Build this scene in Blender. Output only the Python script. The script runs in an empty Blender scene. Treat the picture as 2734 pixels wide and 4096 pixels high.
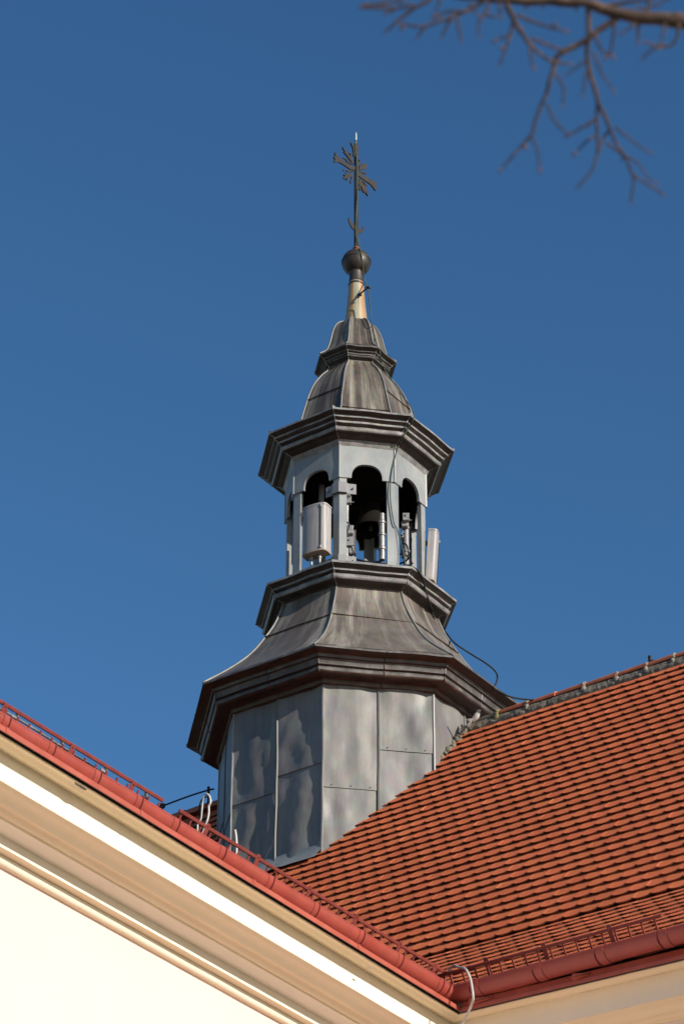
import bpy, math, random
from mathutils import Vector, Matrix, noise
R = math.radians
random.seed(7)
C = bpy.context.scene.collection
sc = bpy.context.scene
V = Vector

# ------------------------------------------------------------------ camera
CAM = V((15.546025, -22.075350, 1.600000))
FW = V((-0.490507, 0.687687, 0.535248)); RT = V((0.815211, 0.579157, 0.002966)); UP = V((0.307953, -0.437795, 0.844690))
FPX = 10500.0
cd = bpy.data.cameras.new('camera')
cam = bpy.data.objects.new('camera', cd); C.objects.link(cam)
cam.matrix_world = Matrix(((RT.x, UP.x, -FW.x, CAM.x), (RT.y, UP.y, -FW.y, CAM.y), (RT.z, UP.z, -FW.z, CAM.z), (0, 0, 0, 1)))
cd.sensor_fit = 'VERTICAL'; cd.sensor_height = 36.0; cd.lens = FPX/4096*36.0
cd.clip_start = 0.1; cd.clip_end = 2000
cd.dof.use_dof = True; cd.dof.focus_distance = 30.0; cd.dof.aperture_fstop = 5.0
sc.camera = cam

# ------------------------------------------------------------------ light
SUN_AZ, SUN_EL = R(-5.5), R(21.5)
S = V((math.cos(SUN_EL)*math.cos(SUN_AZ), math.cos(SUN_EL)*math.sin(SUN_AZ), math.sin(SUN_EL)))
w = bpy.data.worlds.new('World'); sc.world = w; w.use_nodes = True
nt = w.node_tree; bg = nt.nodes['Background']
sky = nt.nodes.new('ShaderNodeTexSky'); sky.sky_type = 'NISHITA'; sky.sun_disc = False
sky.sun_elevation = SUN_EL; sky.sun_rotation = math.atan2(S.x, S.y)
sky.air_density = 1.0; sky.dust_density = 0.3; sky.ozone_density = 3.0; sky.altitude = 300
hsv = nt.nodes.new('ShaderNodeHueSaturation'); hsv.inputs['Saturation'].default_value = 1.2; hsv.inputs['Hue'].default_value = 0.5
nt.links.new(sky.outputs[0], hsv.inputs['Color']); nt.links.new(hsv.outputs[0], bg.inputs[0]); bg.inputs[1].default_value = 0.10
sl = bpy.data.lights.new('sun', 'SUN'); sl.energy = 5.0; sl.angle = R(0.5); sl.color = (1.0, 0.93, 0.82)
so = bpy.data.objects.new('sun', sl); C.objects.link(so)
so.rotation_euler = S.to_track_quat('Z', 'Y').to_euler(); so.location = (30, -5, 30)
sc.view_settings.view_transform = 'Standard'; sc.view_settings.look = 'None'
sc.view_settings.gamma = 1; sc.view_settings.exposure = 0.35

# ------------------------------------------------------------------ helpers
def at(px, py, n, pt):
    """point of the photograph's sight line that lies on the plane through pt with normal n"""
    d = FW + RT*((px-1367)/FPX) - UP*((py-2048)/FPX)
    n = V(n); return CAM + d*((V(pt)-CAM).dot(n)/d.dot(n))
def toward(px, py, r=0.0, base=(0, 0)):
    """point on the upright plane facing the viewer, r metres in front of the turret's axis"""
    n = V((FW.x, FW.y, 0)).normalized()
    return at(px, py, n, V((base[0], base[1], 0)) - n*r)
def tag(o, label=None, cat=None, group=None, kind=None):
    if label: o['label'] = label
    if cat: o['category'] = cat
    if group: o['group'] = group
    if kind: o['kind'] = kind
    return o
def thing(name, label, cat, loc=(0, 0, 0), group=None):
    o = bpy.data.objects.new(name, None); C.objects.link(o); o.location = loc; o.empty_display_size = .1
    return tag(o, label, cat, group)
def base_of(p):
    v = V((0, 0, 0))
    while p: v = v + V(p.location); p = p.parent
    return v
class MB:
    def __init__(s): s.v = []; s.f = []; s.m = []
    def add(s, vs, fs, mi=0):
        b = len(s.v); s.v += [V(x) for x in vs]
        for f in fs: s.f.append(tuple(b+i for i in f)); s.m.append(mi)
        return s
    def grid(s, rows, closed=False, mi=0):
        n = len(rows[0]); b = len(s.v)
        for r in rows: s.v += [V(x) for x in r]
        for i in range(len(rows)-1):
            for j in range(n if closed else n-1):
                k = (j+1) % n
                s.f.append((b+i*n+j, b+i*n+k, b+(i+1)*n+k, b+(i+1)*n+j)); s.m.append(mi)
        return s
    def box(s, c, sx, sy, sz, ax=None, bev=0.0, mi=0):
        """box centred at c with full sizes along the three axes of ax; edges chamfered by bev"""
        ax = ax or (V((1,0,0)), V((0,1,0)), V((0,0,1))); c = V(c)
        hx, hy, hz = sx/2, sy/2, sz/2; b = min(bev, hx*.9, hy*.9, hz*.9)
        def P(x, y, z): return c + ax[0]*x + ax[1]*y + ax[2]*z
        if b <= 0:
            vs = [P(x, y, z) for z in (-hz, hz) for x, y in ((-hx,-hy),(hx,-hy),(hx,hy),(-hx,hy))]
            return s.add(vs, [(3,2,1,0),(4,5,6,7),(0,1,5,4),(1,2,6,5),(2,3,7,6),(3,0,4,7)], mi)
        rings = []
        for z, i in ((-hz, b), (-hz+b, 0), (hz-b, 0), (hz, b)):
            q = []
            for sx_, sy_ in ((-1,-1),(1,-1),(1,1),(-1,1)):
                X, Y = hx-i, hy-i
                a = (sx_*X, sy_*(Y-b)); d = (sx_*(X-b), sy_*Y)
                q += [a, d] if sx_*sy_ < 0 else [d, a]
            # keep anticlockwise order
            q = sorted(q, key=lambda t: math.atan2(t[1]/hy, t[0]/hx))
            rings.append([P(x, y, z) for x, y in q])
        s.grid(rings, True, mi); n = len(s.v)
        s.f.append(tuple(range(n-8, n))); s.m.append(mi)
        s.f.append(tuple(range(n-25, n-33, -1))); s.m.append(mi)
        return s
    def tube(s, pts, r, n=8, cap=True, mi=0, squash=None):
        pts = [V(p) for p in pts]; rr = r if isinstance(r, (list, tuple)) else [r]*len(pts)
        t0 = (pts[1]-pts[0]).normalized()
        u = t0.orthogonal().normalized(); rows = []
        for i, p in enumerate(pts):
            a = pts[max(i-1, 0)]; b = pts[min(i+1, len(pts)-1)]; t = (b-a).normalized()
            u = (u - t*u.dot(t)).normalized(); w_ = t.cross(u)
            rows.append([p + (u*math.cos(k*2*math.pi/n) + w_*math.sin(k*2*math.pi/n))*rr[i] for k in range(n)])
        s.grid(rows, True, mi); N = len(s.v)
        if cap:
            s.f.append(tuple(range(N-n, N))); s.m.append(mi)
            st = N-n*len(rows); s.f.append(tuple(range(st+n-1, st-1, -1))); s.m.append(mi)
        return s
    def lathe(s, prof, c, n=24, ax=None, mi=0, cap=True):
        ax = ax or (V((1,0,0)), V((0,1,0)), V((0,0,1))); c = V(c)
        rows = [[c + ax[0]*(r*math.cos(k*2*math.pi/n)) + ax[1]*(r*math.sin(k*2*math.pi/n)) + ax[2]*z for k in range(n)] for r, z in prof]
        s.grid(rows, True, mi)
        if cap:
            N = len(s.v); st = N-n*len(rows)
            s.f.append(tuple(range(N-n, N))); s.m.append(mi)
            s.f.append(tuple(range(st+n-1, st-1, -1))); s.m.append(mi)
        return s
    def prism(s, poly, d, mi=0):
        """polygon (3-D points) extruded by vector d"""
        n = len(poly); b = len(s.v); d = V(d)
        s.v += [V(p) for p in poly] + [V(p)+d for p in poly]
        s.f.append(tuple(range(b, b+n))); s.f.append(tuple(range(b+2*n-1, b+n-1, -1))); s.m += [mi, mi]
        for i in range(n):
            j = (i+1) % n; s.f.append((b+i, b+n+i, b+n+j, b+j)); s.m.append(mi)
        return s
    def build(s, name, mat, parent=None, smooth=False, angle=None, loc=None, fix=True):
        me = bpy.data.meshes.new(name)
        o = bpy.data.objects.new(name, me)
        off = base_of(parent) if parent else V(loc or (0, 0, 0))
        me.from_pydata([tuple(p-off) for p in s.v], [], s.f)
        mats = mat if isinstance(mat, (list, tuple)) else [mat]
        for m in mats: me.materials.append(m)
        if len(mats) > 1: me.polygons.foreach_set('material_index', s.m)
        if fix:
            import bmesh
            bm = bmesh.new(); bm.from_mesh(me); bmesh.ops.recalc_face_normals(bm, faces=bm.faces); bm.to_mesh(me); bm.free()
        C.objects.link(o)
        if parent: o.parent = parent
        else: o.location = off
        if smooth or angle:
            me.polygons.foreach_set('use_smooth', [True]*len(me.polygons))
            if angle: me.set_sharp_from_angle(angle=R(angle))
        me.update()
        return o
def smooth_path(pts, k=4):
    """Catmull-Rom through the points"""
    pts = [V(p) for p in pts]; out = []
    for i in range(len(pts)-1):
        p0, p1, p2, p3 = pts[max(i-1,0)], pts[i], pts[i+1], pts[min(i+2,len(pts)-1)]
        for j in range(k):
            t = j/k
            out.append(.5*((2*p1)+(p2-p0)*t+(2*p0-5*p1+4*p2-p3)*t*t+(3*p1-p0-3*p2+p3)*t*t*t))
    return out+[pts[-1]]

# ------------------------------------------------------------------ materials
def material(name, cols, rough=.6, metal=0.0, scale=3.0, stretch=(1,1,1), bump=0.0, bscale=40.0, spots=None, streak=None, island=0.0, fine=.0, spec=None, lines=None, runoff=None):
    m = bpy.data.materials.new(name); m.use_nodes = True; t = m.node_tree; N = t.nodes; L = t.links
    b = N['Principled BSDF']; b.inputs['Roughness'].default_value = rough; b.inputs['Metallic'].default_value = metal
    if spec is not None: b.inputs['Specular IOR Level'].default_value = spec
    tc = N.new('ShaderNodeTexCoord')
    def nz(sc_, st=(1,1,1), det=5, ro=.6):
        mp = N.new('ShaderNodeMapping'); mp.inputs['Scale'].default_value = st; L.new(tc.outputs['Object'], mp.inputs[0])
        n = N.new('ShaderNodeTexNoise'); n.inputs['Scale'].default_value = sc_; n.inputs['Detail'].default_value = det; n.inputs['Roughness'].default_value = ro
        L.new(mp.outputs[0], n.inputs['Vector']); return n
    def mix(fac, a, c2, mode='MIX'):
        x = N.new('ShaderNodeMix'); x.data_type = 'RGBA'; x.blend_type = mode
        for k, v in ((0, fac), (6, a), (7, c2)):
            if isinstance(v, bpy.types.NodeSocket): L.new(v, x.inputs[k])
            elif k == 0: x.inputs[0].default_value = v
            else: x.inputs[k].default_value = (*v, 1) if len(v) == 3 else v
        return x.outputs[2]
    def ramp(src, lo, hi):
        r = N.new('ShaderNodeMapRange'); r.inputs[1].default_value = lo; r.inputs[2].default_value = hi; L.new(src, r.inputs[0]); return r.outputs[0]
    n1 = nz(scale, stretch); cr = N.new('ShaderNodeValToRGB'); e = cr.color_ramp
    k = len(cols)
    while len(e.elements) < k: e.elements.new(.5)
    for i, c in enumerate(cols):
        e.elements[i].position = .5 if k == 1 else .32+.36*i/(k-1); e.elements[i].color = (*c, 1)
    L.new(n1.outputs[0], cr.inputs[0]); col = cr.outputs[0]
    if streak:      # colour, strength, scale
        n2 = nz(streak[2], (1, 1, .07), 4); col = mix(ramp(n2.outputs[0], .52, .72), col, streak[0]) if streak[1] >= 1 else mix_s(N, L, ramp(n2.outputs[0], .48, .72), streak[1], mix, col, streak[0])
    if runoff:      # dark and pale streaks that run down the slope round the turret's axis: colour, strength, count
        sx = N.new('ShaderNodeSeparateXYZ'); L.new(tc.outputs['Object'], sx.inputs[0])
        cx = N.new('ShaderNodeCombineXYZ'); L.new(sx.outputs[0], cx.inputs[0]); L.new(sx.outputs[1], cx.inputs[1])
        nv = N.new('ShaderNodeVectorMath'); nv.operation = 'NORMALIZE'; L.new(cx.outputs[0], nv.inputs[0])
        mz = N.new('ShaderNodeMath'); mz.operation = 'MULTIPLY'; mz.inputs[1].default_value = .09; L.new(sx.outputs[2], mz.inputs[0])
        cz = N.new('ShaderNodeCombineXYZ'); L.new(mz.outputs[0], cz.inputs[2])
        ad = N.new('ShaderNodeVectorMath'); L.new(nv.outputs[0], ad.inputs[0]); L.new(cz.outputs[0], ad.inputs[1])
        for q in runoff:
            nn_ = N.new('ShaderNodeTexNoise'); nn_.inputs['Scale'].default_value = q[2]; nn_.inputs['Detail'].default_value = 5; nn_.inputs['Roughness'].default_value = .65
            L.new(ad.outputs[0], nn_.inputs['Vector']); col = mix_s(N, L, ramp(nn_.outputs[0], .48, .70), q[1], mix, col, q[0])
    if spots:       # colour, scale, size
        vo = N.new('ShaderNodeTexVoronoi'); vo.inputs['Scale'].default_value = spots[1]; L.new(tc.outputs['Object'], vo.inputs['Vector'])
        nb = nz(spots[1]*.12, det=2)
        g = N.new('ShaderNodeMath'); g.operation = 'MULTIPLY'; L.new(ramp(vo.outputs['Distance'], spots[2], spots[2]*.6), g.inputs[0]); L.new(ramp(nb.outputs[0], .45, .6), g.inputs[1])
        col = mix(g.outputs[0], col, spots[0])
    if fine:
        n3 = nz(bscale, det=3); col = mix(fine, col, mix(1.0, col, n3.outputs['Color'], 'OVERLAY'))
    if island:
        ge = N.new('ShaderNodeNewGeometry'); hs = N.new('ShaderNodeHueSaturation')
        r1 = N.new('ShaderNodeMapRange'); L.new(ge.outputs['Random Per Island'], r1.inputs[0]); r1.inputs[3].default_value = 1-island; r1.inputs[4].default_value = 1+island
        L.new(r1.outputs[0], hs.inputs['Value']); L.new(col, hs.inputs['Color'])
        mu = N.new('ShaderNodeMath'); mu.operation = 'MULTIPLY'; mu.inputs[1].default_value = 7.31; L.new(ge.outputs['Random Per Island'], mu.inputs[0])
        fr = N.new('ShaderNodeMath'); fr.operation = 'FRACT'; L.new(mu.outputs[0], fr.inputs[0])
        r2 = N.new('ShaderNodeMapRange'); L.new(fr.outputs[0], r2.inputs[0]); r2.inputs[3].default_value = .497; r2.inputs[4].default_value = .503
        L.new(r2.outputs[0], hs.inputs['Hue']); col = hs.outputs[0]
    bh = None
    if lines:       # period along object X, colour, strength: tile grooves, their sun-catching edges painted paler
        sx = N.new('ShaderNodeSeparateXYZ'); L.new(tc.outputs['Object'], sx.inputs[0])
        a = N.new('ShaderNodeMath'); a.operation = 'MULTIPLY'; a.inputs[1].default_value = 1/lines[0]; L.new(sx.outputs['X' if len(lines) < 4 else lines[3]], a.inputs[0])
        f = N.new('ShaderNodeMath'); f.operation = 'PINGPONG'; f.inputs[1].default_value = .5; L.new(a.outputs[0], f.inputs[0])
        g = ramp(f.outputs[0], .14, .02); mm = N.new('ShaderNodeMath'); mm.operation = 'MULTIPLY'; mm.inputs[1].default_value = lines[2]; L.new(g, mm.inputs[0])
        col = mix(mm.outputs[0], col, lines[1]); bh = g
    L.new(col, b.inputs['Base Color'])
    rr = ramp(n1.outputs[0], .3, .7); rm = N.new('ShaderNodeMapRange'); L.new(rr, rm.inputs[0]); rm.inputs[3].default_value = max(rough-.08, .05); rm.inputs[4].default_value = min(rough+.1, 1); L.new(rm.outputs[0], b.inputs['Roughness'])
    if bump:
        bn = nz(bscale, det=6); bu = N.new('ShaderNodeBump'); bu.inputs['Distance'].default_value = bump; bu.inputs['Strength'].default_value = 1
        L.new(bn.outputs[0], bu.inputs['Height']); last = bu
        if bh is not None:
            b2 = N.new('ShaderNodeBump'); b2.inputs['Distance'].default_value = .003; L.new(bh, b2.inputs['Height']); L.new(bu.outputs[0], b2.inputs['Normal']); last = b2
        L.new(last.outputs[0], b.inputs['Normal'])
    return m
def mix_s(N, L, fac, s_, mix, a, c):
    mu = N.new('ShaderNodeMath'); mu.operation = 'MULTIPLY'; mu.inputs[1].default_value = s_; L.new(fac, mu.inputs[0]); return mix(mu.outputs[0], a, c)

M = {}
M['zinc'] = material('body_zinc', [(.135,.131,.126),(.16,.156,.148),(.19,.182,.17)], .52, .15, 1.6, (1,1,.5), .003, 7, spots=((.06,.055,.05), 9, .05), fine=.2, runoff=[((.10,.095,.09), .6, 9), ((.32,.30,.27), .4, 6)])
M['skirt'] = material('skirt_zinc', [(.098,.080,.066),(.128,.107,.09),(.16,.138,.118)], .5, .18, 2.0, (1,1,1), .002, 12, spots=((.04,.035,.03), 20, .12), fine=.25, runoff=[((.05,.04,.033), .8, 5), ((.40,.36,.30), 1.0, 5.2), ((.05,.042,.036), .4, 22)])
M['dome'] = material('dome_zinc', [(.055,.041,.030),(.078,.060,.046),(.10,.08,.064)], .5, .15, 3.0, (1,1,1), .002, 12, spots=((.03,.025,.02), 16, .07), fine=.25, runoff=[((.028,.021,.016), .85, 4.2), ((.34,.31,.25), .9, 4.6), ((.03,.025,.02), .4, 20)])
M['cornice'] = material('cornice_zinc', [(.13,.122,.116),(.20,.193,.187),(.29,.283,.272)], .45, .15, 5.0, (1,1,1), .002, 20, fine=.3, streak=((.09,.05,.035), .5, 8))
M['patina_shade'] = material('shaded_patina_zinc', [(.022,.016,.013),(.036,.027,.022),(.06,.049,.043)], .6, .05, 6, bump=.001, bscale=30, fine=.3)  # brown patina, darkened further in colour to imitate shade under the cornices
M['patina_shade2'] = material('dull_patina_zinc', [(.05,.042,.038),(.085,.077,.07),(.14,.13,.125)], .5, .15, 6, bump=.001, bscale=30, fine=.3)
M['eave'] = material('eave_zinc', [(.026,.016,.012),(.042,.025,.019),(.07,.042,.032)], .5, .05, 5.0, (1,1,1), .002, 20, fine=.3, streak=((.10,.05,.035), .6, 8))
M['light'] = material('pale_zinc', [(.20,.213,.215),(.24,.25,.248),(.285,.29,.28)], .5, .2, 2.5, (1,1,.5), .0015, 10, spots=((.1,.09,.08), 14, .045), fine=.12)
M['seam'] = material('seam_zinc', [(.15,.147,.14),(.26,.25,.235)], .5, .2, 8, (1,1,.4), .001, 60)
M['seamdark'] = material('dull_seam_zinc', [(.09,.09,.088),(.15,.147,.14)], .6, .05, 8, (1,1,.4))
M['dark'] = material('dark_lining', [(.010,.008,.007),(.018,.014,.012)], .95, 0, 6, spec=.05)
M['iron'] = material('iron', [(.016,.012,.010),(.032,.024,.020)], .7, .1, 12, bump=.001, bscale=80, fine=.3)
M['ball'] = material('ball_sheet', [(.03,.023,.019),(.055,.043,.036)], .5, .3, 5, bump=.001, bscale=60, fine=.3)
M['copper'] = material('rusty_neck', [(.22,.07,.035),(.30,.11,.06)], .6, .3, 20)
M['spire'] = material('spire_zinc', [(.24,.25,.18),(.32,.31,.22),(.40,.39,.31)], .5, .1, 5, (1,1,.3), .001, 40, runoff=[((.10,.09,.07), .6, 3.1), ((.40,.17,.035), 1.2, 3.7)])
M['wire'] = material('verdigris_wire', [(.035,.05,.04),(.08,.12,.09)], .8, 0, 30, spec=.2)
M['darkwire'] = material('dark_cable', [(.014,.016,.016),(.026,.028,.026)], .8, 0, 20, spec=.2)
M['black'] = material('black_rubber', [(.010,.010,.011),(.02,.02,.021)], .5, 0, 20)
M['whitecable'] = material('grey_cable', [(.40,.37,.34),(.52,.49,.46)], .45, 0, 20)
M['steel'] = material('galvanised_steel', [(.16,.155,.15),(.34,.33,.32)], .45, .4, 12, fine=.2)
M['rod'] = material('rod_copper', [(.34,.40,.33),(.45,.50,.42)], .5, .3, 20)
M['antenna'] = material('antenna_shell', [(.235,.22,.22),(.27,.255,.25)], .45, 0, 3, bump=.0005, bscale=60, spots=((.62,.57,.44), 26, .10), fine=.1, streak=((.52,.47,.40), .4, 22))
M['antcap'] = material('antenna_cap', [(.24,.19,.15),(.33,.27,.22)], .6, 0, 12)
M['bracketdark'] = material('dark_equipment_paint', [(.03,.03,.032),(.05,.05,.052)], .6, 0, 8)
M['plate'] = material('painted_plate', [(.19,.185,.19),(.23,.225,.23)], .5, .1, 8, bump=.0005, bscale=60, fine=.1)
M['bronze'] = material('bell_bronze', [(.006,.005,.004),(.012,.009,.007)], .85, 0, 8, spec=.1)
M['tile'] = material('clay_tile', [(.47,.092,.025),(.53,.108,.031),(.60,.13,.042)], .75, 0, 2.2, (1,1,1), .0012, 60, island=.055, fine=.15, lines=(.0285,(.75,.34,.19),.5), spots=((.12,.07,.05), 18, .035), spec=.3)
M['butt'] = material('shaded_tile_ends', [(.07,.023,.013),(.14,.046,.024),(.28,.09,.045)], .9, 0, 9, (1,1,1), .001, 60, fine=.3, spec=.2)  # lower tile edges coloured dark in place of the shade on them
M['tileside'] = material('clay_tile_low_roof', [(.43,.115,.045),(.60,.19,.085)], .75, 0, 2.2, bump=.0012, bscale=60, island=.13, fine=.2, lines=(.0285,(.72,.32,.17),.4,'Y'), spec=.3)
M['ridge'] = material('ridge_clay', [(.33,.095,.05),(.45,.135,.065)], .7, 0, 6, bump=.001, bscale=50, fine=.3, spots=((.16,.12,.09), 14, .1), spec=.3)
M['mortar'] = material('mortar', [(.09,.075,.058),(.15,.13,.10),(.23,.20,.155)], .95, 0, 14, bump=.002, bscale=70, fine=.25)
M['mortarlight'] = material('pale_mortar', [(.14,.12,.095),(.24,.21,.165),(.32,.285,.23)], .95, 0, 25, bump=.004, bscale=60, fine=.4)
M['gutter'] = material('red_gutter_paint', [(.28,.048,.034),(.32,.06,.041)], .5, 0, 4, bump=.0015, bscale=9, spots=((.12,.05,.04), 6, .10), fine=.2)
M['guard'] = material('red_guard_paint', [(.17,.028,.022),(.22,.038,.028)], .55, 0, 14, bump=.0006, bscale=60, fine=.25)
M['flash'] = material('red_flashing_paint', [(.33,.07,.044),(.38,.088,.055)], .5, 0, 5, bump=.001, bscale=12, spots=((.2,.07,.05), 10, .08), fine=.15)
M['white'] = material('white_stucco', [(.77,.70,.54),(.81,.735,.57)], .9, 0, 2.5, bump=.0012, bscale=60, spots=((.25,.2,.15), 7, .018), fine=.08, spec=.2)
M['yellow'] = material('yellow_stucco', [(.84,.71,.46),(.88,.75,.50)], .9, 0, 1.6, (1,1,1), .0015, 60, spots=((.3,.2,.12), 7, .018), fine=.1, spec=.2)
M['wall'] = material('cream_stucco', [(.64,.475,.45),(.67,.495,.47)], .92, 0, 1.2, bump=.0012, bscale=50, spots=((.3,.24,.16), 5, .012), fine=.06, spec=.15)
M['bark'] = material('bark', [(.022,.012,.008),(.06,.034,.023),(.13,.08,.052)], .9, 0, 30, bump=.003, bscale=90)
M['bud'] = material('bud', [(.07,.038,.028),(.15,.08,.05)], .7, 0, 40)
M['ground'] = material('paving', [(.20,.18,.14),(.26,.235,.19)], .9, 0, 1.5, bump=.003, bscale=30)
M['moss'] = material('moss', [(.16,.14,.05),(.24,.21,.09)], .95, 0, 30, bump=.006, bscale=60)

# ------------------------------------------------------------------ ground
g = MB(); g.add([(-400,-400,0),(400,-400,0),(400,400,0),(-400,400,0)], [(0,1,2,3)])
tag(g.build('ground', M['ground']), kind='structure')

# ------------------------------------------------------------------ church: walls, cornice, gutters, roofs
church = thing('church', 'cream stucco church with red clay tile roof and moulded cornice', 'church', (0, 0, 0))
XE, YL = 14.0, -15.0                    # how far the nave and the transept are modelled
KC = V((4.411, -4.753, 9.74))           # inner corner of the lower edge of the eave flashing
dL = V((.245, -5.967, 0)).normalized(); dR = V((1, .030, 0)).normalized()
oL = V((-dL.y, dL.x, 0)); oR = V((dR.y, -dR.x, 0))       # outward directions of the two fronts
if oL.x < 0: oL = -oL
if oR.y > 0: oR = -oR
LEN_L, LEN_R = 10.5, 9.6
def corner(u):                          # where the two lines offset outward by u meet
    # KC + a dL + u oL = KC + b dR + u oR
    d = (oR-oL)*u; det = dL.x*(-dR.y)+dR.x*dL.y
    a = (d.x*(-dR.y)+dR.x*d.y)/det
    return V((KC.x, KC.y, 0)) + dL*a + oL*u
def along(prof, z0, side, s0=0.0, s1=None, mitre=True, nseg=1, wob=0.0, seed=0):
    """sweep a list of (u, dz) along a front; rows run lengthwise"""
    d, o, ln = (dL, oL, LEN_L) if side == 'L' else (dR, oR, LEN_R)
    rows = []
    for i, (u, dz) in enumerate(prof):
        a = corner(u) if mitre else V((KC.x, KC.y, 0)) + d*s0 + o*u
        b = V((KC.x, KC.y, 0)) + d*(s1 or ln) + o*u
        row = []
        for k in range(nseg+1):
            p = a.lerp(b, k/nseg); wv = 0
            if wob: wv = wob*(noise.noise(V((k*.7, seed+i*.35, .3)))+.6*noise.noise(V((k*2.3, seed, 7+i*.2))))
            row.append(p + V((0, 0, z0+dz+wv)))
        rows.append(row)
    return rows
Z = 9.74
segs = {  # profile pieces: offset outward from the flashing's edge, height
 'top_moulding': ('yellow', [(-.075,.005),(-.042,.002),(-.038,-.004),(-.040,-.012),(-.048,-.014),(-.052,-.006),(-.070,.002),(-.095,.001),(-.115,-.009),(-.135,-.012),(-.155,-.005),(-.185,.004),(-.206,.008)]),
 'fascia': ('white', [(-.206,.008),(-.206,-.206)]),
 'cove_moulding': ('yellow', [(-.206,-.206),(-.225,-.207),(-.233,-.213),(-.262,-.218),(-.295,-.228),(-.325,-.243),(-.350,-.262),(-.356,-.264),(-.358,-.25),(-.372,-.246),(-.39,-.252),(-.41,-.266),(-.425,-.28),(-.438,-.283),(-.455,-.284),(-.455,-.298)]),
 'lower_band': ('white', [(-.455,-.298),(-.462,-.300),(-.475,-.296),(-.49,-.300),(-.613,-.305),(-.613,-.387)]),
 'bead': ('yellow', [(-.613,-.387),(-.63,-.389),(-.645,-.385),(-.67,-.388),(-.700,-.388)]),
 'torus_band': ('white', [(-.700,-.388),(-.688,-.392),(-.685,-.405),(-.690,-.424),(-.700,-.440),(-.713,-.447)]),
 'wall_bead': ('yellow', [(-.713,-.447),(-.728,-.449),(-.735,-.446),(-.748,-.452)]),
}
corn = MB().build('cornice', M['white'], church)
for side in 'LR':
    for k, (m, pr) in segs.items():
        sm = 6 if side == 'L' else 5
        o = MB().grid(along(pr, Z, side, nseg=60, wob=.0022, seed=sm)).build(k, M[m], corn, angle=40)
# walls from the cornice down to the ground
for side in 'LR':
    MB().grid(along([(-.748,-.452),(-.749,-9.735)], Z, side, nseg=2)).build('wall', M['wall'], church)
a = V((KC.x,KC.y,0)) + dL*LEN_L - oL*.77
MB().box((a.x-5.2, a.y-.01, 4.6), 10.4, .3, 9.2).build('wall', M['wall'], church)
b = V((KC.x,KC.y,0)) + dR*LEN_R - oR*.77
MB().box((b.x, b.y+4.2, 4.6), .3, 8.4, 9.2).build('wall', M['wall'], church)
MB().grid(along([(-.004,.006),(-.05,.010)], Z, 'L', nseg=2)).build('eave_gap_shade', M['dark'], church)  # dark strip standing in for the shadow gap under the flashing
# metal flashing strips along the eaves
fl = MB(); fl.grid(along([(-.20,.075),(-.03,.06),(0,.040),(.002,.0),(-.006,.0),(-.006,.03),(-.05,.035)], Z, 'L', nseg=70, wob=.002, seed=2))
fo = fl.build('eave_flashing', M['flash'], church, angle=30)
fl = MB(); fl.grid(along([(-.30,.12),(-.05,.10),(-.016,.088),(-.002,.032),(.004,.029),(.002,.0),(-.006,.0),(-.006,.02),(-.05,.025)], Z, 'R', nseg=60, wob=.003, seed=9))
fr_ = fl.build('eave_flashing', M['flash'], church, angle=30)
for s, wd in ((.06, .22), (1.03, .16)):   # folded tabs that catch the sun
    p = V((KC.x,KC.y,Z)) + dR*(s+.05) + oR*.008
    MB().add([p+V((0,0,.028)), p+dR*wd+V((0,0,.052)), p+dR*wd*.9+V((0,0,.078))-oR*.03, p+dR*.02+V((0,0,.066))+oR*.055, p+oR*.05+V((0,0,.034))], [(0,1,2,3,4)]).build('flashing_tab', M['flash'], fr_)
for s in (1.55, 3.0, 4.4, 5.9):
    p = V((KC.x,KC.y,Z)) + dL*s + oL*.003
    MB().box(p+V((0,0,.02)), .03, .006, .042, (dL, oL, V((0,0,1)))).build('flashing_tab', M['flash'], fo)

# gutters
GR = .10      # the guide lines below are the gutters' outer lips
KG = V((4.408, -4.851, 9.93)); gL = (V((4.567, -10.645, 9.93))-KG).normalized(); gR = (V((6.601, -4.880, 9.93))-KG).normalized()
gLo = V((-gL.y, gL.x, 0)); gLo = gLo if gLo.x > 0 else -gLo
gRo = V((gR.y, -gR.x, 0)); gRo = gRo if gRo.y < 0 else -gRo
def gcorner(u):
    d = (gRo-gLo)*u; det = gL.x*(-gR.y)+gR.x*gL.y; a = (d.x*(-gR.y)+gR.x*d.y)/det
    return KG + gL*a + gLo*u
def gutter(side, length):
    d, o = (gL, gLo) if side == 'L' else (gR, gRo)
    prof = [(GR*math.cos(R(t)), GR*math.sin(R(t))) for t in range(2, -186, -8)]
    bead = [(GR*.96+.008*math.cos(R(t)), .002+.008*math.sin(R(t))) for t in range(200, -60, -50)]
    inner = [(x*.965, z*.965) for x, z in prof[::-1]]
    full = [(x-GR, z) for x, z in bead + prof + inner]
    rows = []
    for u, z in full:
        a = gcorner(u); b = KG + d*length + o*u; row = []
        for k in range(41):
            p = a.lerp(b, k/40); row.append(p + V((0,0,z + .004*noise.noise(V((k*.5, 3, side == 'L'))))))
        rows.append(row)
    go = MB().grid(rows).build('gutter', M['gutter'], church, angle=50)
    return go
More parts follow.
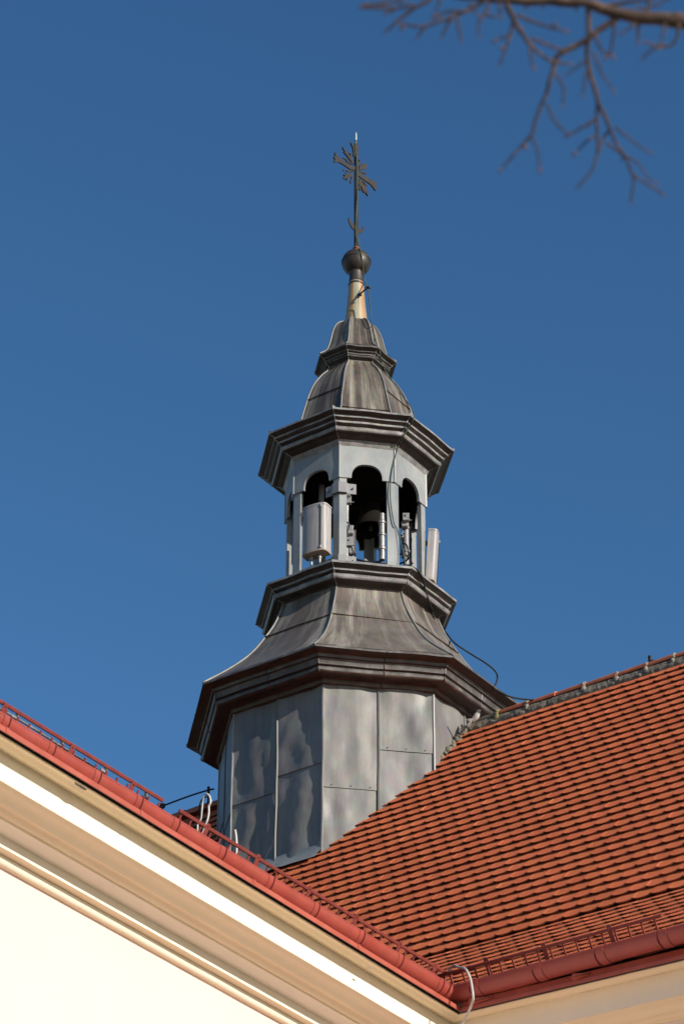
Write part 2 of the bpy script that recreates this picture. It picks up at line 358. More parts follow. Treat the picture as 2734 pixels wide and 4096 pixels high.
def band(go, side, s, wdt=.035, notch=True):
    d, o = (gL, gLo) if side == 'L' else (gR, gRo)
    r2 = GR+.006; rows = []
    for rr, ss in ((GR-.002, -wdt/2), (r2, -wdt/2), (r2, wdt/2), (GR-.002, wdt/2)):
        rows.append([KG + d*(s+ss) + o*(rr*math.cos(R(t))-GR) + V((0,0,rr*math.sin(R(t)))) for t in range(4, -186, -9)])
    MB().grid(rows).build('gutter_joint', M['gutter'], go, angle=30)
    # hook of the bracket over the front lip
    rows = [[KG + d*(s-wdt/2-.012+q) + o*(rr*math.cos(R(t))-GR) + V((0,0,rr*math.sin(R(t)))) for t in range(8, -186, -10)] for rr, q in ((GR+.001,-.005),(GR+.012,-.005),(GR+.012,.0),(GR+.001,.0))]
    MB().grid(rows).build('gutter_hook', M['guard'], go)
go = gutter('L', LEN_L)
def sL(px, py): p = at(px, py, (0,0,1), KG); return (p-KG).dot(gL)
def sR(px, py): p = at(px, py, (0,0,1), KG); return (p-KG).dot(gR)
pts = [(1808,3975),(0,2873)]
def yL(px): return 3975+(px-1808)*(3975-2873)/1808.0
for px in (2,182,363,529,676,861,1052,1232,1412,1567,1728,1795): band(go, 'L', sL(px, yL(px)), .05 if px != 1795 else .02)
for s in (7.2, 8.1, 9.0, 9.9): band(go, 'L', s)
go = gutter('R', LEN_R)
for px, py in ((1925,3943),(2185,3880),(2425,3809),(2680,3745)): band(go, 'R', sR(px, py-0), .075)
for s in (3.3, 4.2, 5.1, 6.0, 6.9): band(go, 'R', s, .075)

# roof tiles: every tile is its own little slab in one mesh
def tiles(mb, o, ax, dn, n, ncol, nrow, wd=.1765, ex=.1645, keep=None, seed=1, lft=.050):
    rnd = random.Random(seed)
    ln = .30; th = .016
    for r in range(nrow):
        for c in range(-1, ncol+1):
            off = (.5 if r % 2 else 0)*wd
            x = c*wd+off+rnd.uniform(-.0015, .0015); s1 = (r+1)*ex+rnd.uniform(-.004, .004)
            p = o + ax*(x+wd/2) + dn*s1
            if keep and not keep(p): continue
            lift = lft+rnd.uniform(-.0018, .0022); sk = rnd.uniform(-.003, .003); hw = wd/2-.0003
            tilt = rnd.uniform(-.0012, .0012)
            top = []; 
            for k in range(7):
                q = -1+k/3; y = s1-.028*q*q - (.005 if abs(q) == 1 else 0)
                top.append(o + ax*(x+wd/2+q*hw+sk*.3) + dn*y + n*(lift+tilt*q))
            up_ = [o + ax*(x+wd/2+q*hw-sk) + dn*(s1-ln) + n*(.006) for q in (1, -1)]
            T = top+up_; B = [v-n*th for v in T]
            b0 = len(mb.v); mb.v += T+B; m_ = len(T)
            mb.f.append(tuple(range(b0, b0+m_))); mb.m.append(0)
            for k in range(m_):
                if k == m_-2: continue
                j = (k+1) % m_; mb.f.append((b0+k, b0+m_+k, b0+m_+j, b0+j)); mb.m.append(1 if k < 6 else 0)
            mb.f.append(tuple(range(b0+m_+6, b0+m_-1, -1))+(b0+m_+8, b0+m_+7)[::1]); mb.m.append(0)
ZR, PM, YB = 15.25, R(51.4), -3.45
ZB = ZR+YB*math.tan(PM)
PF = R(38.0); YE = -4.77; ZE = ZB+(YE-YB)*math.tan(PF)
RB = 1.60                       # turret body, corner radius
def in_body(p, extra=0.0):
    return max(abs(p.x), abs(p.y), (abs(p.x)+abs(p.y))/math.sqrt(2)) < (RB*math.cos(R(22.5))+extra)
X0 = -7.5; LP = R(27.0)
def above_low_roof(p):          # the transept's roof hides what lies under it
    if p.x > 4.45 : return True
    return p.z > 9.95+(4.35-p.x)*math.tan(LP)-.25
roof = MB()
dn = V((0, -math.cos(PM), -math.sin(PM))); nn = V((0, -math.sin(PM), math.cos(PM)))
nr = int((abs(YB)/math.cos(PM))/.1645)
tiles(roof, V((X0, 0, ZR))+dn*((abs(YB)/math.cos(PM))-nr*.1645), V((1,0,0)), dn, nn, int((XE-X0)/.1765), nr, keep=lambda p: not in_body(p, -.10) and above_low_roof(p), seed=3)
dn2 = V((0, -math.cos(PF), -math.sin(PF))); nn2 = V((0, -math.sin(PF), math.cos(PF)))
nr2 = int((YB-YE)/math.cos(PF)/.150)
tiles(roof, V((X0+.06, YB, ZB)), V((1,0,0)), dn2, nn2, int((XE-X0)/.1765), nr2, ex=.150, keep=above_low_roof, seed=4, lft=.036)
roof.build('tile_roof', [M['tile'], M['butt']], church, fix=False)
und = MB()      # the boarding under the tiles, and the far slope
und.grid([[(X0,0,ZR-.03),(XE,0,ZR-.03)],[(X0,YB,ZB-.03),(XE,YB,ZB-.03)],[(X0,YE,ZE-.03),(XE,YE,ZE-.03)]])
und.grid([[(X0,0,ZR-.03),(XE,0,ZR-.03)],[(X0,4.83,ZE-.03),(XE,4.83,ZE-.03)]])
und.build('roof_boarding', M['dark'], church)
far = MB()
tiles(far, V((X0, 0, ZR)), V((1,0,0)), V((0, math.cos(R(49)), -math.sin(R(49)))), V((0, math.sin(R(49)), math.cos(R(49)))), int((XE-X0)/.53), 14, wd=.53, ex=.5, keep=lambda p: not in_body(p, -.1), seed=5)
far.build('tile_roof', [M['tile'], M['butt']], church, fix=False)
low = MB()      # the low roof over the transept, behind the near gutter
lo = V((4.30, -4.2, 9.93)); ldn = V((math.cos(LP), 0, -math.sin(LP))); ln_ = V((math.sin(LP), 0, math.cos(LP)))
tiles(low, lo - ldn*4.95 + V((.33,-10.6,0)) - ldn*4.1 + V((.13,-4.0,0)), V((-.033,1,0)).normalized(), ldn, ln_, 84, 55, keep=lambda p: not in_body(p, 0) and p.y < -.5 and p.z < ZR+p.y*math.tan(PM)+.1, seed=6)
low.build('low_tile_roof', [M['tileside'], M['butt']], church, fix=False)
MB().add([(4.28,-4.2,9.92),(4.65,-15.0,9.92),(-3.7,-15.0,13.9),(-3.7,0,13.9),(4.28,0,9.92)], [(0,1,2,3,4)]).build('roof_boarding', M['dark'], church)

for px, py, r_, i in ((322,3142,.045,1), (285,3108,.022,2), (1470,3872,.016,3)):     # knocked-off plaster under the eave
    p = at(px, py, oL, V((KC.x,KC.y,0))-oL*.06); q = MB()
    rows = []
    for k in range(6): rows.append([p + dL*(r_*1.6*(1-k/5)*math.cos(t)*(1+.4*noise.noise(V((t*2,i,k))))) + oL*(.004+.004*k/5) + V((0,0,r_*.6*(1-k/5)*math.sin(t)*(1+.4*noise.noise(V((t*3,i,9)))))) for t in [j*.5236 for j in range(12)]])
    q.grid(rows, True).build('broken_plaster', M['mortar'], corn)
# ridge caps bedded in mortar
rp = [(1987,2869),(2106,2823),(2221,2783),(2333,2747),(2462,2701),(2580,2665),(2689,2632)]
rx = [at(px, py, (0,1,0), (0,0,0)).x for px, py in rp]
stp = (rx[-1]-rx[0])/(len(rx)-1)
xs = [rx[0]-stp*.98] + rx + [rx[-1]+stp*(i+1) for i in range(18)]
mor = MB()
def mortar_strip(x0, x1, amp=.014, seed=0):
    n_ = max(4, int((x1-x0)/.03)); rows = []
    for yy, zz, a_ in ((-.02,.055,.2),(-.070,.035,.6),(-.086,.012,1.2),(-.100,-.020,1.5),(-.108,-.045,1.7),(-.100,-.09,0)):
        rows.append([(x0+(x1-x0)*k/n_, yy+amp*a_*noise.noise(V((x0+k*.55, seed+yy*40, 1))), ZR+zz+amp*a_*noise.noise(V((x0+k*.8, seed+yy*30, 5)))) for k in range(n_+1)])
    mor.grid(rows)
mortar_strip(1.30, XE, .008, 2)
mor.grid([[(x, -y, z) for x, y, z in [(1.3,-.02,ZR+.05),(XE,-.02,ZR+.05)]], [(1.3,.12,ZR-.09),(XE,.12,ZR-.09)]])
mob = mor.build('ridge_mortar', M['mortar'], church)
def blob(mb, c, r, n=9, m_=7, amp=.35, sd=0, sq=(1,1,1)):
    rows = []
    for i in range(m_+1):
        t = math.pi*i/m_; rows.append([])
        for k in range(n):
            a = 2*math.pi*k/n; d = V((math.sin(t)*math.cos(a), math.sin(t)*math.sin(a), math.cos(t)))
            q = r*(1+amp*noise.noise(d*1.7+V((sd,0,0)))+amp*.5*noise.noise(d*4+V((0,sd,0)))); rows[-1].append(V(c)+V((d.x*sq[0], d.y*sq[1], d.z*sq[2]))*q)
    mb.grid(rows, True)
for i, x in enumerate(xs[:-1]):
    x1 = xs[i+1]; rows = []
    r0, r1 = .070, .085
    for xx, rr in ((x-.0, r0), (x1+.03, r1), (x1+.03, r1-.014), (x, r0-.014)):
        rows.append([V((xx, -rr*math.cos(R(t)), ZR+.058+rr*math.sin(R(t))*.80)) for t in range(-12, 193, 12)])
    if i == 0: rows = [[p+V((.12 if k in (0,3) else 0,0,-.015)) for p in r_] for k, r_ in enumerate(rows)]
    MB().grid(rows+[rows[0]]).build('ridge_tile', M['ridge'] if i != 0 else M['mortar'], church, angle=40)
    if i not in (3,):     # one joint has lost its mortar
        bm_ = MB(); blob(bm_, (x+.035, -.040, ZR+.070), .050, 12, 9, .5, i*3.1, (.75, .95, .85)); blob(bm_, (x+.04, -.080, ZR+.0), .040, 10, 7, .55, i*5.3, (.9,.6,1.1))
        bm_.build('mortar_joint', M['moss'] if i == 1 else M['mortarlight'], church, smooth=True)
rub = MB()      # rubble and pointing where the ridge meets the turret
for k in range(26):
    t = random.random(); p = V((1.50-.02+t*.10, -.12-.55*random.random()*(1-t), 0)); p.z = ZR+p.y*math.tan(PM)+.04+random.random()*.05
    blob(rub, p, random.uniform(.018,.05), 8, 6, .6, k*2.2)
rub.build('rubble_pointing', M['mortar'], church, smooth=True)
# ridge to the left of the turret
lr = MB()
for i in range(14):
    x = -1.75-.36*i; rows = []
    for xx, rr in ((x, .085), (x-.38, .075)):
        rows.append([V((xx, -rr*math.cos(R(t)), ZR+.05+rr*math.sin(R(t)))) for t in range(-12, 193, 17)])
    MB().grid(rows).build('ridge_tile', M['ridge'], church, angle=40)

# snow guards
def snow_guard(label, p0, p1, side, rungs, brackets, tilt, z_at, u0):
    d, o = (gL, gLo) if side == 'L' else (gR, gRo)
    nrm = V((o.x, o.y, 0)); pl = KG + o*u0
    a = at(*p0, nrm, pl); b = at(*p1, nrm, pl)
    zt = (a.z+b.z)/2; 
    lean = (V((0,0,1))*math.cos(tilt) + o*math.sin(tilt)); side_ = d; fwd = lean.cross(side_)
    root = thing('snow_guard', label, 'snow guard', tuple(a - lean*.2), 'red metal snow guards above the gutters')
    ax = (side_, fwd, lean)
    L_ = (b-a).length; mid = (a+b)/2
    MB().box(mid, L_, .020, .028, ax, .004).build('top_rail', M['guard'], root)
    MB().box(mid-lean*.205, L_, .016, .016, ax, .003).build('bottom_rail', M['guard'], root)
    sg = 1 if (b-a).dot(side_) > 0 else -1
    k = .04
    while k < L_-.02:
        c_ = a + side_*sg*k - lean*.108
        MB().box(c_, .016, .012, .19, ax, .002).build('rung', M['guard'], root); k += rungs
    for q in brackets:
        pq = at(*q, nrm, pl); s_ = (pq-a).dot(side_)*sg
        c_ = a + side_*sg*s_ - lean*.085 + fwd*.014
        br = MB().box(c_, .044, .008, .215, ax, .002).box(c_ - lean*.10 + o*-.10, .032, .20, .007, (side_, o, V((0,0,1))), .001).build('bracket', M['guard'], root)
        MB().lathe([(.005,0),(.005,.006),(.003,.009)], c_+lean*.085+fwd*.0035*(1 if fwd.dot(o) > 0 else -1), 8, (side_, lean, fwd if fwd.dot(o) > 0 else -fwd)).build('bolt', M['guard'], br)
    return root
snow_guard('long red metal snow guard over the near gutter at the left edge', (-420,2557), (654,3196), 'L', .124, [(-250,2665),(19,2807),(287,2973),(529,3123)], R(27), 0, -.20)
snow_guard('red metal snow guard in front of the turret base, ending at the inner gutter corner', (717,3238), (1806,3910), 'L', .124, [(826,3305),(1027,3430),(1234,3554),(1420,3670),(1594,3774),(1736,3865)], R(27), 0, -.20)
snow_guard('dark red snow guard in shade over the right-hand gutter', (1730,3905), (2645,3668), 'R', .124, [(1941,3852),(2169,3790),(2432,3722)], R(30), 0, -.20)

# ------------------------------------------------------------------ turret
turret = thing('bell_turret', 'grey zinc-clad octagonal bell turret with stepped domes rising from the roof ridge', 'bell turret', (0, 0, 12.2))
AZ = [R(-157.5+45*k) for k in range(8)]
def ringpts(r, z, nseg=1, wob=0.0, seed=0.0, inset=0):
    out = []
    for k in range(8):
        a = V((math.cos(AZ[k]), math.sin(AZ[k]), 0))*r; b = V((math.cos(AZ[(k+1)%8]), math.sin(AZ[(k+1)%8]), 0))*r
        for j in range(nseg):
            p = a.lerp(b, j/nseg); t = j/nseg
            wv = wob*(noise.noise(V((k*3.1+t*2.2, seed, 0)))*math.sin(math.pi*t)*1.6 + .35*noise.noise(V((k*9.1+t*7, seed, 4)))) if wob else 0
            out.append(p + V((0, 0, z+wv)))
    return out
def octo(name, prof, mat, parent=turret, nseg=1, wob=0.0, seed=0, smooth=0, capt=False):
    mb = MB().grid([ringpts(r, z, nseg, wob*q[0] if q else 0, seed) for (r, z, *q) in prof], True)
    if isinstance(mat, (list, tuple)):      # upright faces rain-washed pale; the others brown patina with shade painted in
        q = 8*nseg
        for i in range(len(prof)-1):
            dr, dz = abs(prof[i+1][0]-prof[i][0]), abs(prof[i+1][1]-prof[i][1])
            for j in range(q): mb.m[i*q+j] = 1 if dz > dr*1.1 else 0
    if capt: N = len(mb.v); mb.f.append(tuple(range(N-8*nseg, N))); mb.m.append(0)
    return mb.build(name, mat, parent, angle=smooth or None)
def hip_seams(prof, parent, r=.011, mat=None, lift=.006, idx=range(8)):
    for k in idx:
        u = V((math.cos(AZ[k]), math.sin(AZ[k]), 0))
        path = smooth_path([u*(rr+lift) + V((0,0,zz+lift*.4)) for rr, zz in prof], 3)
        path = [p+V((noise.noise(p*4+V((k,0,0)))*.006, noise.noise(p*4+V((0,k,3)))*.006, 0)) for p in path]
        MB().tube(path, r, 6).build('hip_seam', mat or M['seam'], parent, smooth=True)
def roll(cr, cz, rad, a0=80, a1=-110, st=8, w_=1):
    return [(cr+rad*math.cos(R(t)), cz+rad*math.sin(R(t)), w_*.6) for t in [a0+(a1-a0)*i/st for i in range(st+1)]]
def fillets(prof, parent, idx=range(8), off=.5, wd=.008, mat=None):
    """thin raised joints across a cornice, at the corners or part way along a side"""
    for k in idx:
        for t in (off if isinstance(off, (list, tuple)) else [off]):
            mb = MB(); rows = []
            for (r, z, *q) in prof:
                a = V((math.cos(AZ[k]), math.sin(AZ[k]), 0))*r; b = V((math.cos(AZ[(k+1)%8]), math.sin(AZ[(k+1)%8]), 0))*r
                e = (b-a).normalized(); nrm = V((e.y, -e.x, 0)); p = a.lerp(b, t) if t else a
                rows.append((p-e*wd+nrm*.004+V((0,0,z)), p+nrm*.009+V((0,0,z-.002)), p+e*wd+nrm*.004+V((0,0,z))))
            mb.grid([[r_[i] for r_ in rows] for i in range(3)]); mb.build('cornice_joint', mat or M['cornice'], parent)

# body cladding: dented sheet panels, two columns on each face
ap = math.cos(R(22.5))
def face_frame(k, r):
    a = V((math.cos(AZ[k]), math.sin(AZ[k]), 0))*r; b = V((math.cos(AZ[(k+1)%8]), math.sin(AZ[(k+1)%8]), 0))*r
    e = (b-a); ln = e.length; e.normalize(); return a, e, ln, V((e.y, -e.x, 0))
def dent(p, k, c):
    q = V((p.x*1.0, p.y*1.0, p.z*.8))
    d = .020*noise.noise(q*2.1+V((k*7.7, c*3.3, 0))) + .012*noise.noise(V((q.x*5, q.y*5, q.z*2.2))+V((c, k, 9))) + .005*noise.noise(q*10) - .012*abs(noise.noise(V((q.x*3.4+q.z*1.1, q.y*3.4-q.z*.7, k*3+c*1.7))))
    return d
ZT = 15.53
seamz = {1: (14.33, 14.515), 2: (14.22, 14.72), 0: (14.5, 14.3), 3: (14.2, 14.0)}
amp = {0: .8, 1: 2.0, 2: 1.35, 3: 1.3}
core = MB().grid([ringpts(RB-.05, 12.2), ringpts(RB-.05, 15.5)], True).build('body_core', M['dark'], turret)
for k in range(8):
    a, e, ln, nrm = face_frame(k, RB)
    for c in range(2):
        s0 = ln*(.5*c)+.006; s1 = ln*(.5*c+.5)-.006
        sz = seamz.get(k, (14.2, 14.5))[c]
        for z0, z1, out in ((12.3, sz+.03, 0.0), (sz, ZT, .010)):
            nx, nz_ = 14, max(6, int((z1-z0)/.05)); rows = []
            for i in range(nz_+1):
                zz = z0+(z1-z0)*i/nz_; row = []
                for j in range(nx+1):
                    t = j/nx; p = a + e*(s0+(s1-s0)*t) + V((0,0,zz))
                    edge = min(1, 6*min(t, 1-t)) * min(1, 5*abs(zz-sz)+.12)
                    bulge = .016*math.sin(math.pi*t)
                    row.append(p + nrm*(out+ (dent(p, k, c)*amp.get(k, .7)+bulge*.6)*edge) )
                rows.append(row)
            o = MB().grid(rows).build('cladding_sheet', M['zinc'], turret, smooth=True, fix=False)
        # riveted lap
        for t in (.15, .5, .85):
            p = a + e*(s0+(s1-s0)*t) + nrm*.018 + V((0,0,sz+.028))
            if k in (1,2): MB().lathe([(.006,0),(.006,.003),(.003,.006)], p, 8, (e, V((0,0,1)), nrm)).build('rivet', M['iron'], turret)
    for t, h in ((0.0, .022), (.5, .024)):   # standing seams
        mb = MB(); rows = []
        n_ = 26
        for i in range(n_+1):
            zz = 12.3+(ZT-12.3)*i/n_; wv = .016*noise.noise(V((zz*1.6, k*2+t*9, 1)))+.005*noise.noise(V((zz*5, k, t*5)))
            p = a + e*(ln*t+wv) + V((0,0,zz))
            if t == 0: nv = V((math.cos(AZ[k]), math.sin(AZ[k]), 0)); ev = V((-nv.y, nv.x, 0))
            else: nv = nrm; ev = e
            rows.append([p-ev*.016+nv*.004, p-ev*.009+nv*h, p+ev*.005+nv*(h+.003), p+ev*.013+nv*.008])
        mb.grid(rows).build('standing_seam', M['seam'] if t == 0 else M['seamdark'], turret, angle=50)
# apron flashing where the roof meets the body
def apron(k, s0=0.0, s1=1.0, wd=.10):
    a, e, ln, nrm = face_frame(k, RB+.02); rows = [[], [], []]
    for i in range(13):
        p = a+e*(ln*(s0+(s1-s0)*i/12)); zz = ZR+p.y*math.tan(PM)
        q = p+nrm*wd; zq = ZR+q.y*math.tan(PM)
        n1 = (0 if wd < .1 else 1)*.012*noise.noise(V((i*.9, k, 2)))
        rows[0].append(p+V((0,0,zz+(.17 if wd > .1 else .055)+n1))); rows[1].append(p+nrm*.012+V((0,0,zz+(.105 if wd > .1 else .04)+n1))); rows[2].append(q+V((0,0,zq+(.125 if wd > .1 else .06)+n1)))
    MB().grid(rows).build('apron_flashing', M['zinc'] if k != 1 else M['light'], turret, angle=60)
apron(1, wd=.12); apron(2, wd=.03); apron(3, 0, .75, wd=.02)

# lower cornice and skirt roof
skirt = [(2.02,15.750),(1.83,15.905),(1.64,16.07),(1.48,16.225),(1.35,16.385),(1.24,16.55),(1.14,16.72),(1.06,16.88),(.985,17.09)]
profA = [(1.98,15.81,1),(2.02,15.778,1),(2.024,15.752,1),(1.995,15.748,1),(1.915,15.742,1),(1.900,15.735,1),(1.893,15.700,1),(1.868,15.697,.8),(1.862,15.690,.8),(1.852,15.628,.8),(1.842,15.622,.8)] + roll(1.800,15.580,.042,70,-130) + [(1.755,15.548,.5),(1.70,15.556,.5),(1.655,15.545,.5),(1.645,15.50,.5),(1.625,15.49,.5)]
profA = [(r, z-.025, *q) for r, z, *q in profA]
co = octo('lower_cornice', profA, [M['eave'], M['patina_shade2']], nseg=10, wob=.014, seed=1.3, smooth=35)
fillets(profA[2:], co, range(8), [0, .52], .010, M['eave'])
sk = octo('skirt_roof', [(r, z, .4) for r, z in skirt], M['skirt'], nseg=8, wob=.012, seed=3.3, smooth=28)
hip_seams(skirt, sk, .012)
for k in range(8):      # lap between upper and lower sheets
    for (r_, z_) in ((1.215,16.60),):
        a, e, ln, nrm = face_frame(k, r_+.012)
        rows = [[a+e*ln*t+V((0,0,z_+.012*noise.noise(V((t*3,k,1)))-(.03 if k == 2 else 0)*t)) for t in [i/8 for i in range(9)]]]
        rows.append([p+V((0,0,-.014))+nrm*.016 for p in rows[0]]); rows.append([p-nrm*.02-V((0,0,.004)) for p in rows[1]])
        MB().grid(rows).build('sheet_lap', M['skirt'], sk)
# middle cornice with the belfry floor
profC = [(.80,17.44,0),(1.205,17.338,1),(1.222,17.330,1),(1.224,17.300,1),(1.216,17.296,1),(1.152,17.276,1),(1.148,17.272,1),(1.146,17.246,1),(1.136,17.240,1),(1.112,17.226,1)] + roll(1.092,17.182,.042,75,-130) + [(1.045,17.140,.5),(1.012,17.138,.5),(.985,17.115,.5),(.975,17.05,.5)]
profC = [(r, z-.02, *q) for r, z, *q in profC]
co = octo('middle_cornice', profC, [M['patina_shade'], M['cornice']], nseg=10, wob=.012, seed=5.1, smooth=35)
fillets(profC[3:], co, range(8), [0], .007)
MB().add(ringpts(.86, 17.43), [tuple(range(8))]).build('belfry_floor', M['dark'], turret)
# belfry: eight corner posts, eight arched panels
RF = .875
for k in range(8):
    u = V((math.cos(AZ[k]), math.sin(AZ[k]), 0)); a, e, ln, nrm = face_frame(k, RF-.012); a0, e0, l0, n0 = face_frame(k-1, RF-.012)
    p = a; w_ = .088; t_ = .055
    poly = [p - e0*w_, p, p + e*w_, p + e*w_ - nrm*t_, p - u*t_*1.08, p - e0*w_ - n0*t_]
    top, bot = 18.80, 17.40
    rows = []
    for i in range(9):
        zz = bot+(top-bot)*i/8
        rows.append([q+V((0,0,zz))+u*(.003*noise.noise(V((zz*3, k*5, j)))) for j, q in enumerate(poly)])
    MB().grid(rows, True).build('corner_post', M['light'], turret, angle=25)
    # arched panel
    a, e, ln, nrm = face_frame(k, RF); mid = a+e*ln/2
    hw = ln/2; zb, zt = 18.665, 19.15; aw, ah = .186, .205
    outer = []; arch = []
    n_ = 18
    for i in range(n_+1):
        t = math.pi*i/n_; ct, st_ = math.cos(t), math.sin(t)
        x = -aw*(abs(ct)**.82)*(1 if ct > 0 else -1); zz = zb+ah*(abs(st_)**.80)
        arch.append((x, zz))
    rows = [[mid+e*x+V((0,0,zz)) for x, zz in arch]]
    # ring of outer points matching the arch
    out_pts = []
    for i, (x, zz) in enumerate(arch):
        t = i/n_
        if i == 0: q = (-hw, zb-.004)
        elif i == n_: q = (hw, zb-.004)
        else:
            f = t
            if f < .3: q = (-hw, zb+(zt-zb)*(f/.3))
            elif f > .7: q = (hw, zb+(zt-zb)*((1-f)/.3))
            else: q = (-hw+2*hw*(f-.3)/.4, zt)
        out_pts.append(q)
    mb = MB(); sub = 5; g_ = []
    for s_ in range(sub+1):
        g_.append([])
        for (x, zz), (x2, z2) in zip(arch, out_pts):
            X, ZZ = x+(x2-x)*s_/sub, zz+(z2-zz)*s_/sub
            bow = .006*noise.noise(V((X*4+k*3, ZZ*4, 2)))*(1 if 0 < s_ < sub else .3)
            g_[-1].append(mid+e*X+nrm*(.004+bow)+V((0,0,ZZ)))
    mb.grid(g_)
    mb.grid([g_[0], [q-nrm*.035 for q in g_[0]]])
    # lower lips
    for r_ in (0, -1):
        lip = [g_[s_][r_] for s_ in range(sub+1)]; mb.grid([lip, [q-nrm*.02 for q in lip]])
    mb.build('arched_panel', M['light'], turret, angle=35)
    us = V((math.cos(AZ[k]), math.sin(AZ[k]), 0)); ev = V((-us.y, us.x, 0)); p = us*(RF+.004)
    MB().grid([[p-ev*.014+V((0,0,zz))-us*.004, p-ev*.004+us*.010+V((0,0,zz)), p+ev*.006+us*.010+V((0,0,zz)), p+ev*.014-us*.004+V((0,0,zz))] for zz in (zb-.006, 18.9, 19.16)]).build('panel_seam', M['light'], turret)
# timber ceiling and lining added inside, coloured near-black to stand in for shade
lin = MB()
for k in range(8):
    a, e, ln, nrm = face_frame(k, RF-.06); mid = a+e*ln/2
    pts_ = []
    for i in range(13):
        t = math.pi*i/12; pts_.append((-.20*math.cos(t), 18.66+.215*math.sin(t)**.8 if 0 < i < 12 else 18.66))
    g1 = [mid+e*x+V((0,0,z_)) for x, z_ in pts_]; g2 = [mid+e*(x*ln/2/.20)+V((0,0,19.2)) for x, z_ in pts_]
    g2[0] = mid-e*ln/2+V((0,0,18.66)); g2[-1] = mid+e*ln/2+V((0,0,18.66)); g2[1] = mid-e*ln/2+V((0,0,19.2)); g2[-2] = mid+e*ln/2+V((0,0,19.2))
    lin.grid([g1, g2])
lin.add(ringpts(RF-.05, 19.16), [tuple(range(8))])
lin.build('shade_lining', M['dark'], turret)
# upper cornice
profB = [(.80,19.64,0),(1.215,19.470,1),(1.234,19.462,1),(1.236,19.436,1),(1.228,19.432,1),(1.165,19.415,1),(1.160,19.412,1),(1.158,19.386,.9),(1.150,19.380,.8),(1.112,19.366,.8),(1.108,19.362,.8),(1.106,19.336,.7),(1.098,19.330,.7),(1.060,19.314,.6)] + roll(1.028,19.285,.040,75,-130) + [(.985,19.238,.4),(.95,19.226,.4),(.915,19.212,.4),(.896,19.17,.3),(.872,19.13,.3)]
profB = [(r, z-.028, *q) for r, z, *q in profB]
co = octo('upper_cornice', profB, [M['patina_shade'], M['cornice']], nseg=10, wob=.011, seed=8.7, smooth=35)
fillets(profB[3:], co, range(8), [0], .007)
for k in range(8):      # turned-up tips at the corners
    u = V((math.cos(AZ[k]), math.sin(AZ[k]), 0)); ev = V((-u.y, u.x, 0)); p = u*1.232+V((0,0,19.434))
    MB().add([p-ev*.035-u*.01, p+ev*.035-u*.01, p+u*.012+V((0,0,.022)), p-u*.05+V((0,0,.016)), p+V((0,0,-.014))+u*.004], [(0,2,3),(2,1,3),(0,4,2),(4,1,2)]).build('corner_tip', M['seam'], co)
dome1 = [(.862,19.56),(.805,19.70),(.762,19.83),(.728,19.97),(.690,20.12),(.648,20.25),(.600,20.37),(.545,20.475),(.480,20.575),(.415,20.65),(.385,20.71)]
d1 = octo('lower_dome', [(r, z, .3) for r, z in dome1], M['dome'], nseg=6, wob=.010, seed=2.2, smooth=30)
hip_seams(dome1, d1, .011)
for k, z_, r_ in ((0,20.12,.690),(1,20.12,.690),(2,19.745,.79),(3,20.12,.690),(4,20.12,.690)):
    a, e, ln, nrm = face_frame(k, r_+.008)
    rows = [[a+e*ln*t+V((0,0,z_+.01*noise.noise(V((t*3,k,1))))) for t in [i/6 for i in range(7)]]]
    rows.append([p+V((0,0,-.012))+nrm*.012 for p in rows[0]]); rows.append([p-nrm*.02 for p in rows[1]])
    MB().grid(rows).build('sheet_lap', M['dome'], d1)
profD = [(.40,20.94,0),(.512,20.893,1),(.528,20.886,1),(.530,20.864,1),(.524,20.860,1),(.470,20.845,1),(.468,20.828,1),(.462,20.824,1),(.440,20.812,.6),(.438,20.796,.6)] + roll(.418,20.776,.018,80,-120,4,.6) + [(.395,20.748,.4),(.382,20.74,.4),(.378,20.68,.4)]
profD = [(r, z-.015, *q) for r, z, *q in profD]
co = octo('top_cornice', profD, [M['patina_shade'], M['patina_shade2']], nseg=6, wob=.008, seed=4.4, smooth=35)
fillets(profD[3:], co, range(8), [0], .005)
dome2 = [(.520,20.880),(.455,20.935),(.408,20.99),(.378,21.08),(.355,21.18),(.332,21.28),(.305,21.365),(.268,21.44),(.215,21.495),(.14,21.53)]
d2 = octo('upper_dome', [(r, z, .3) for r, z in dome2], M['dome'], nseg=4, wob=.008, seed=6.6, smooth=30)
hip_seams(dome2, d2, .010)
AX = V((.008, .006, 0))
MB().lathe([(.150,21.50),(.144,21.56),(.122,21.80),(.105,22.02),(.096,22.19)], AX, 28).build('spire_cone', M['spire'], turret, angle=40)
MB().lathe([(.098,22.145),(.104,22.15),(.104,22.168),(.096,22.18),(.092,22.24),(.088,22.30),(.090,22.345),(.096,22.36),(.086,22.37)], AX, 28).build('spire_collar', M['ball'], turret, angle=30)
rb = .188; zc = 22.528
bl = [(rb*math.sin(R(t)), zc-rb*math.cos(R(t))) for t in range(18, 90, 8)] + [(rb,zc),(rb+.006,zc+.004),(rb+.006,zc+.02),(rb-.001,zc+.024)] + [(rb*math.sin(R(t)), zc-rb*math.cos(R(t))) for t in range(98, 168, 8)]
MB().lathe(bl, AX, 40).build('ball', M['ball'], turret, angle=30)
MB().lathe([(.036,22.68),(.036,22.745),(.048,22.755),(.048,22.765),(.04,22.77)], AX, 20).build('neck', M['copper'], turret, angle=30)

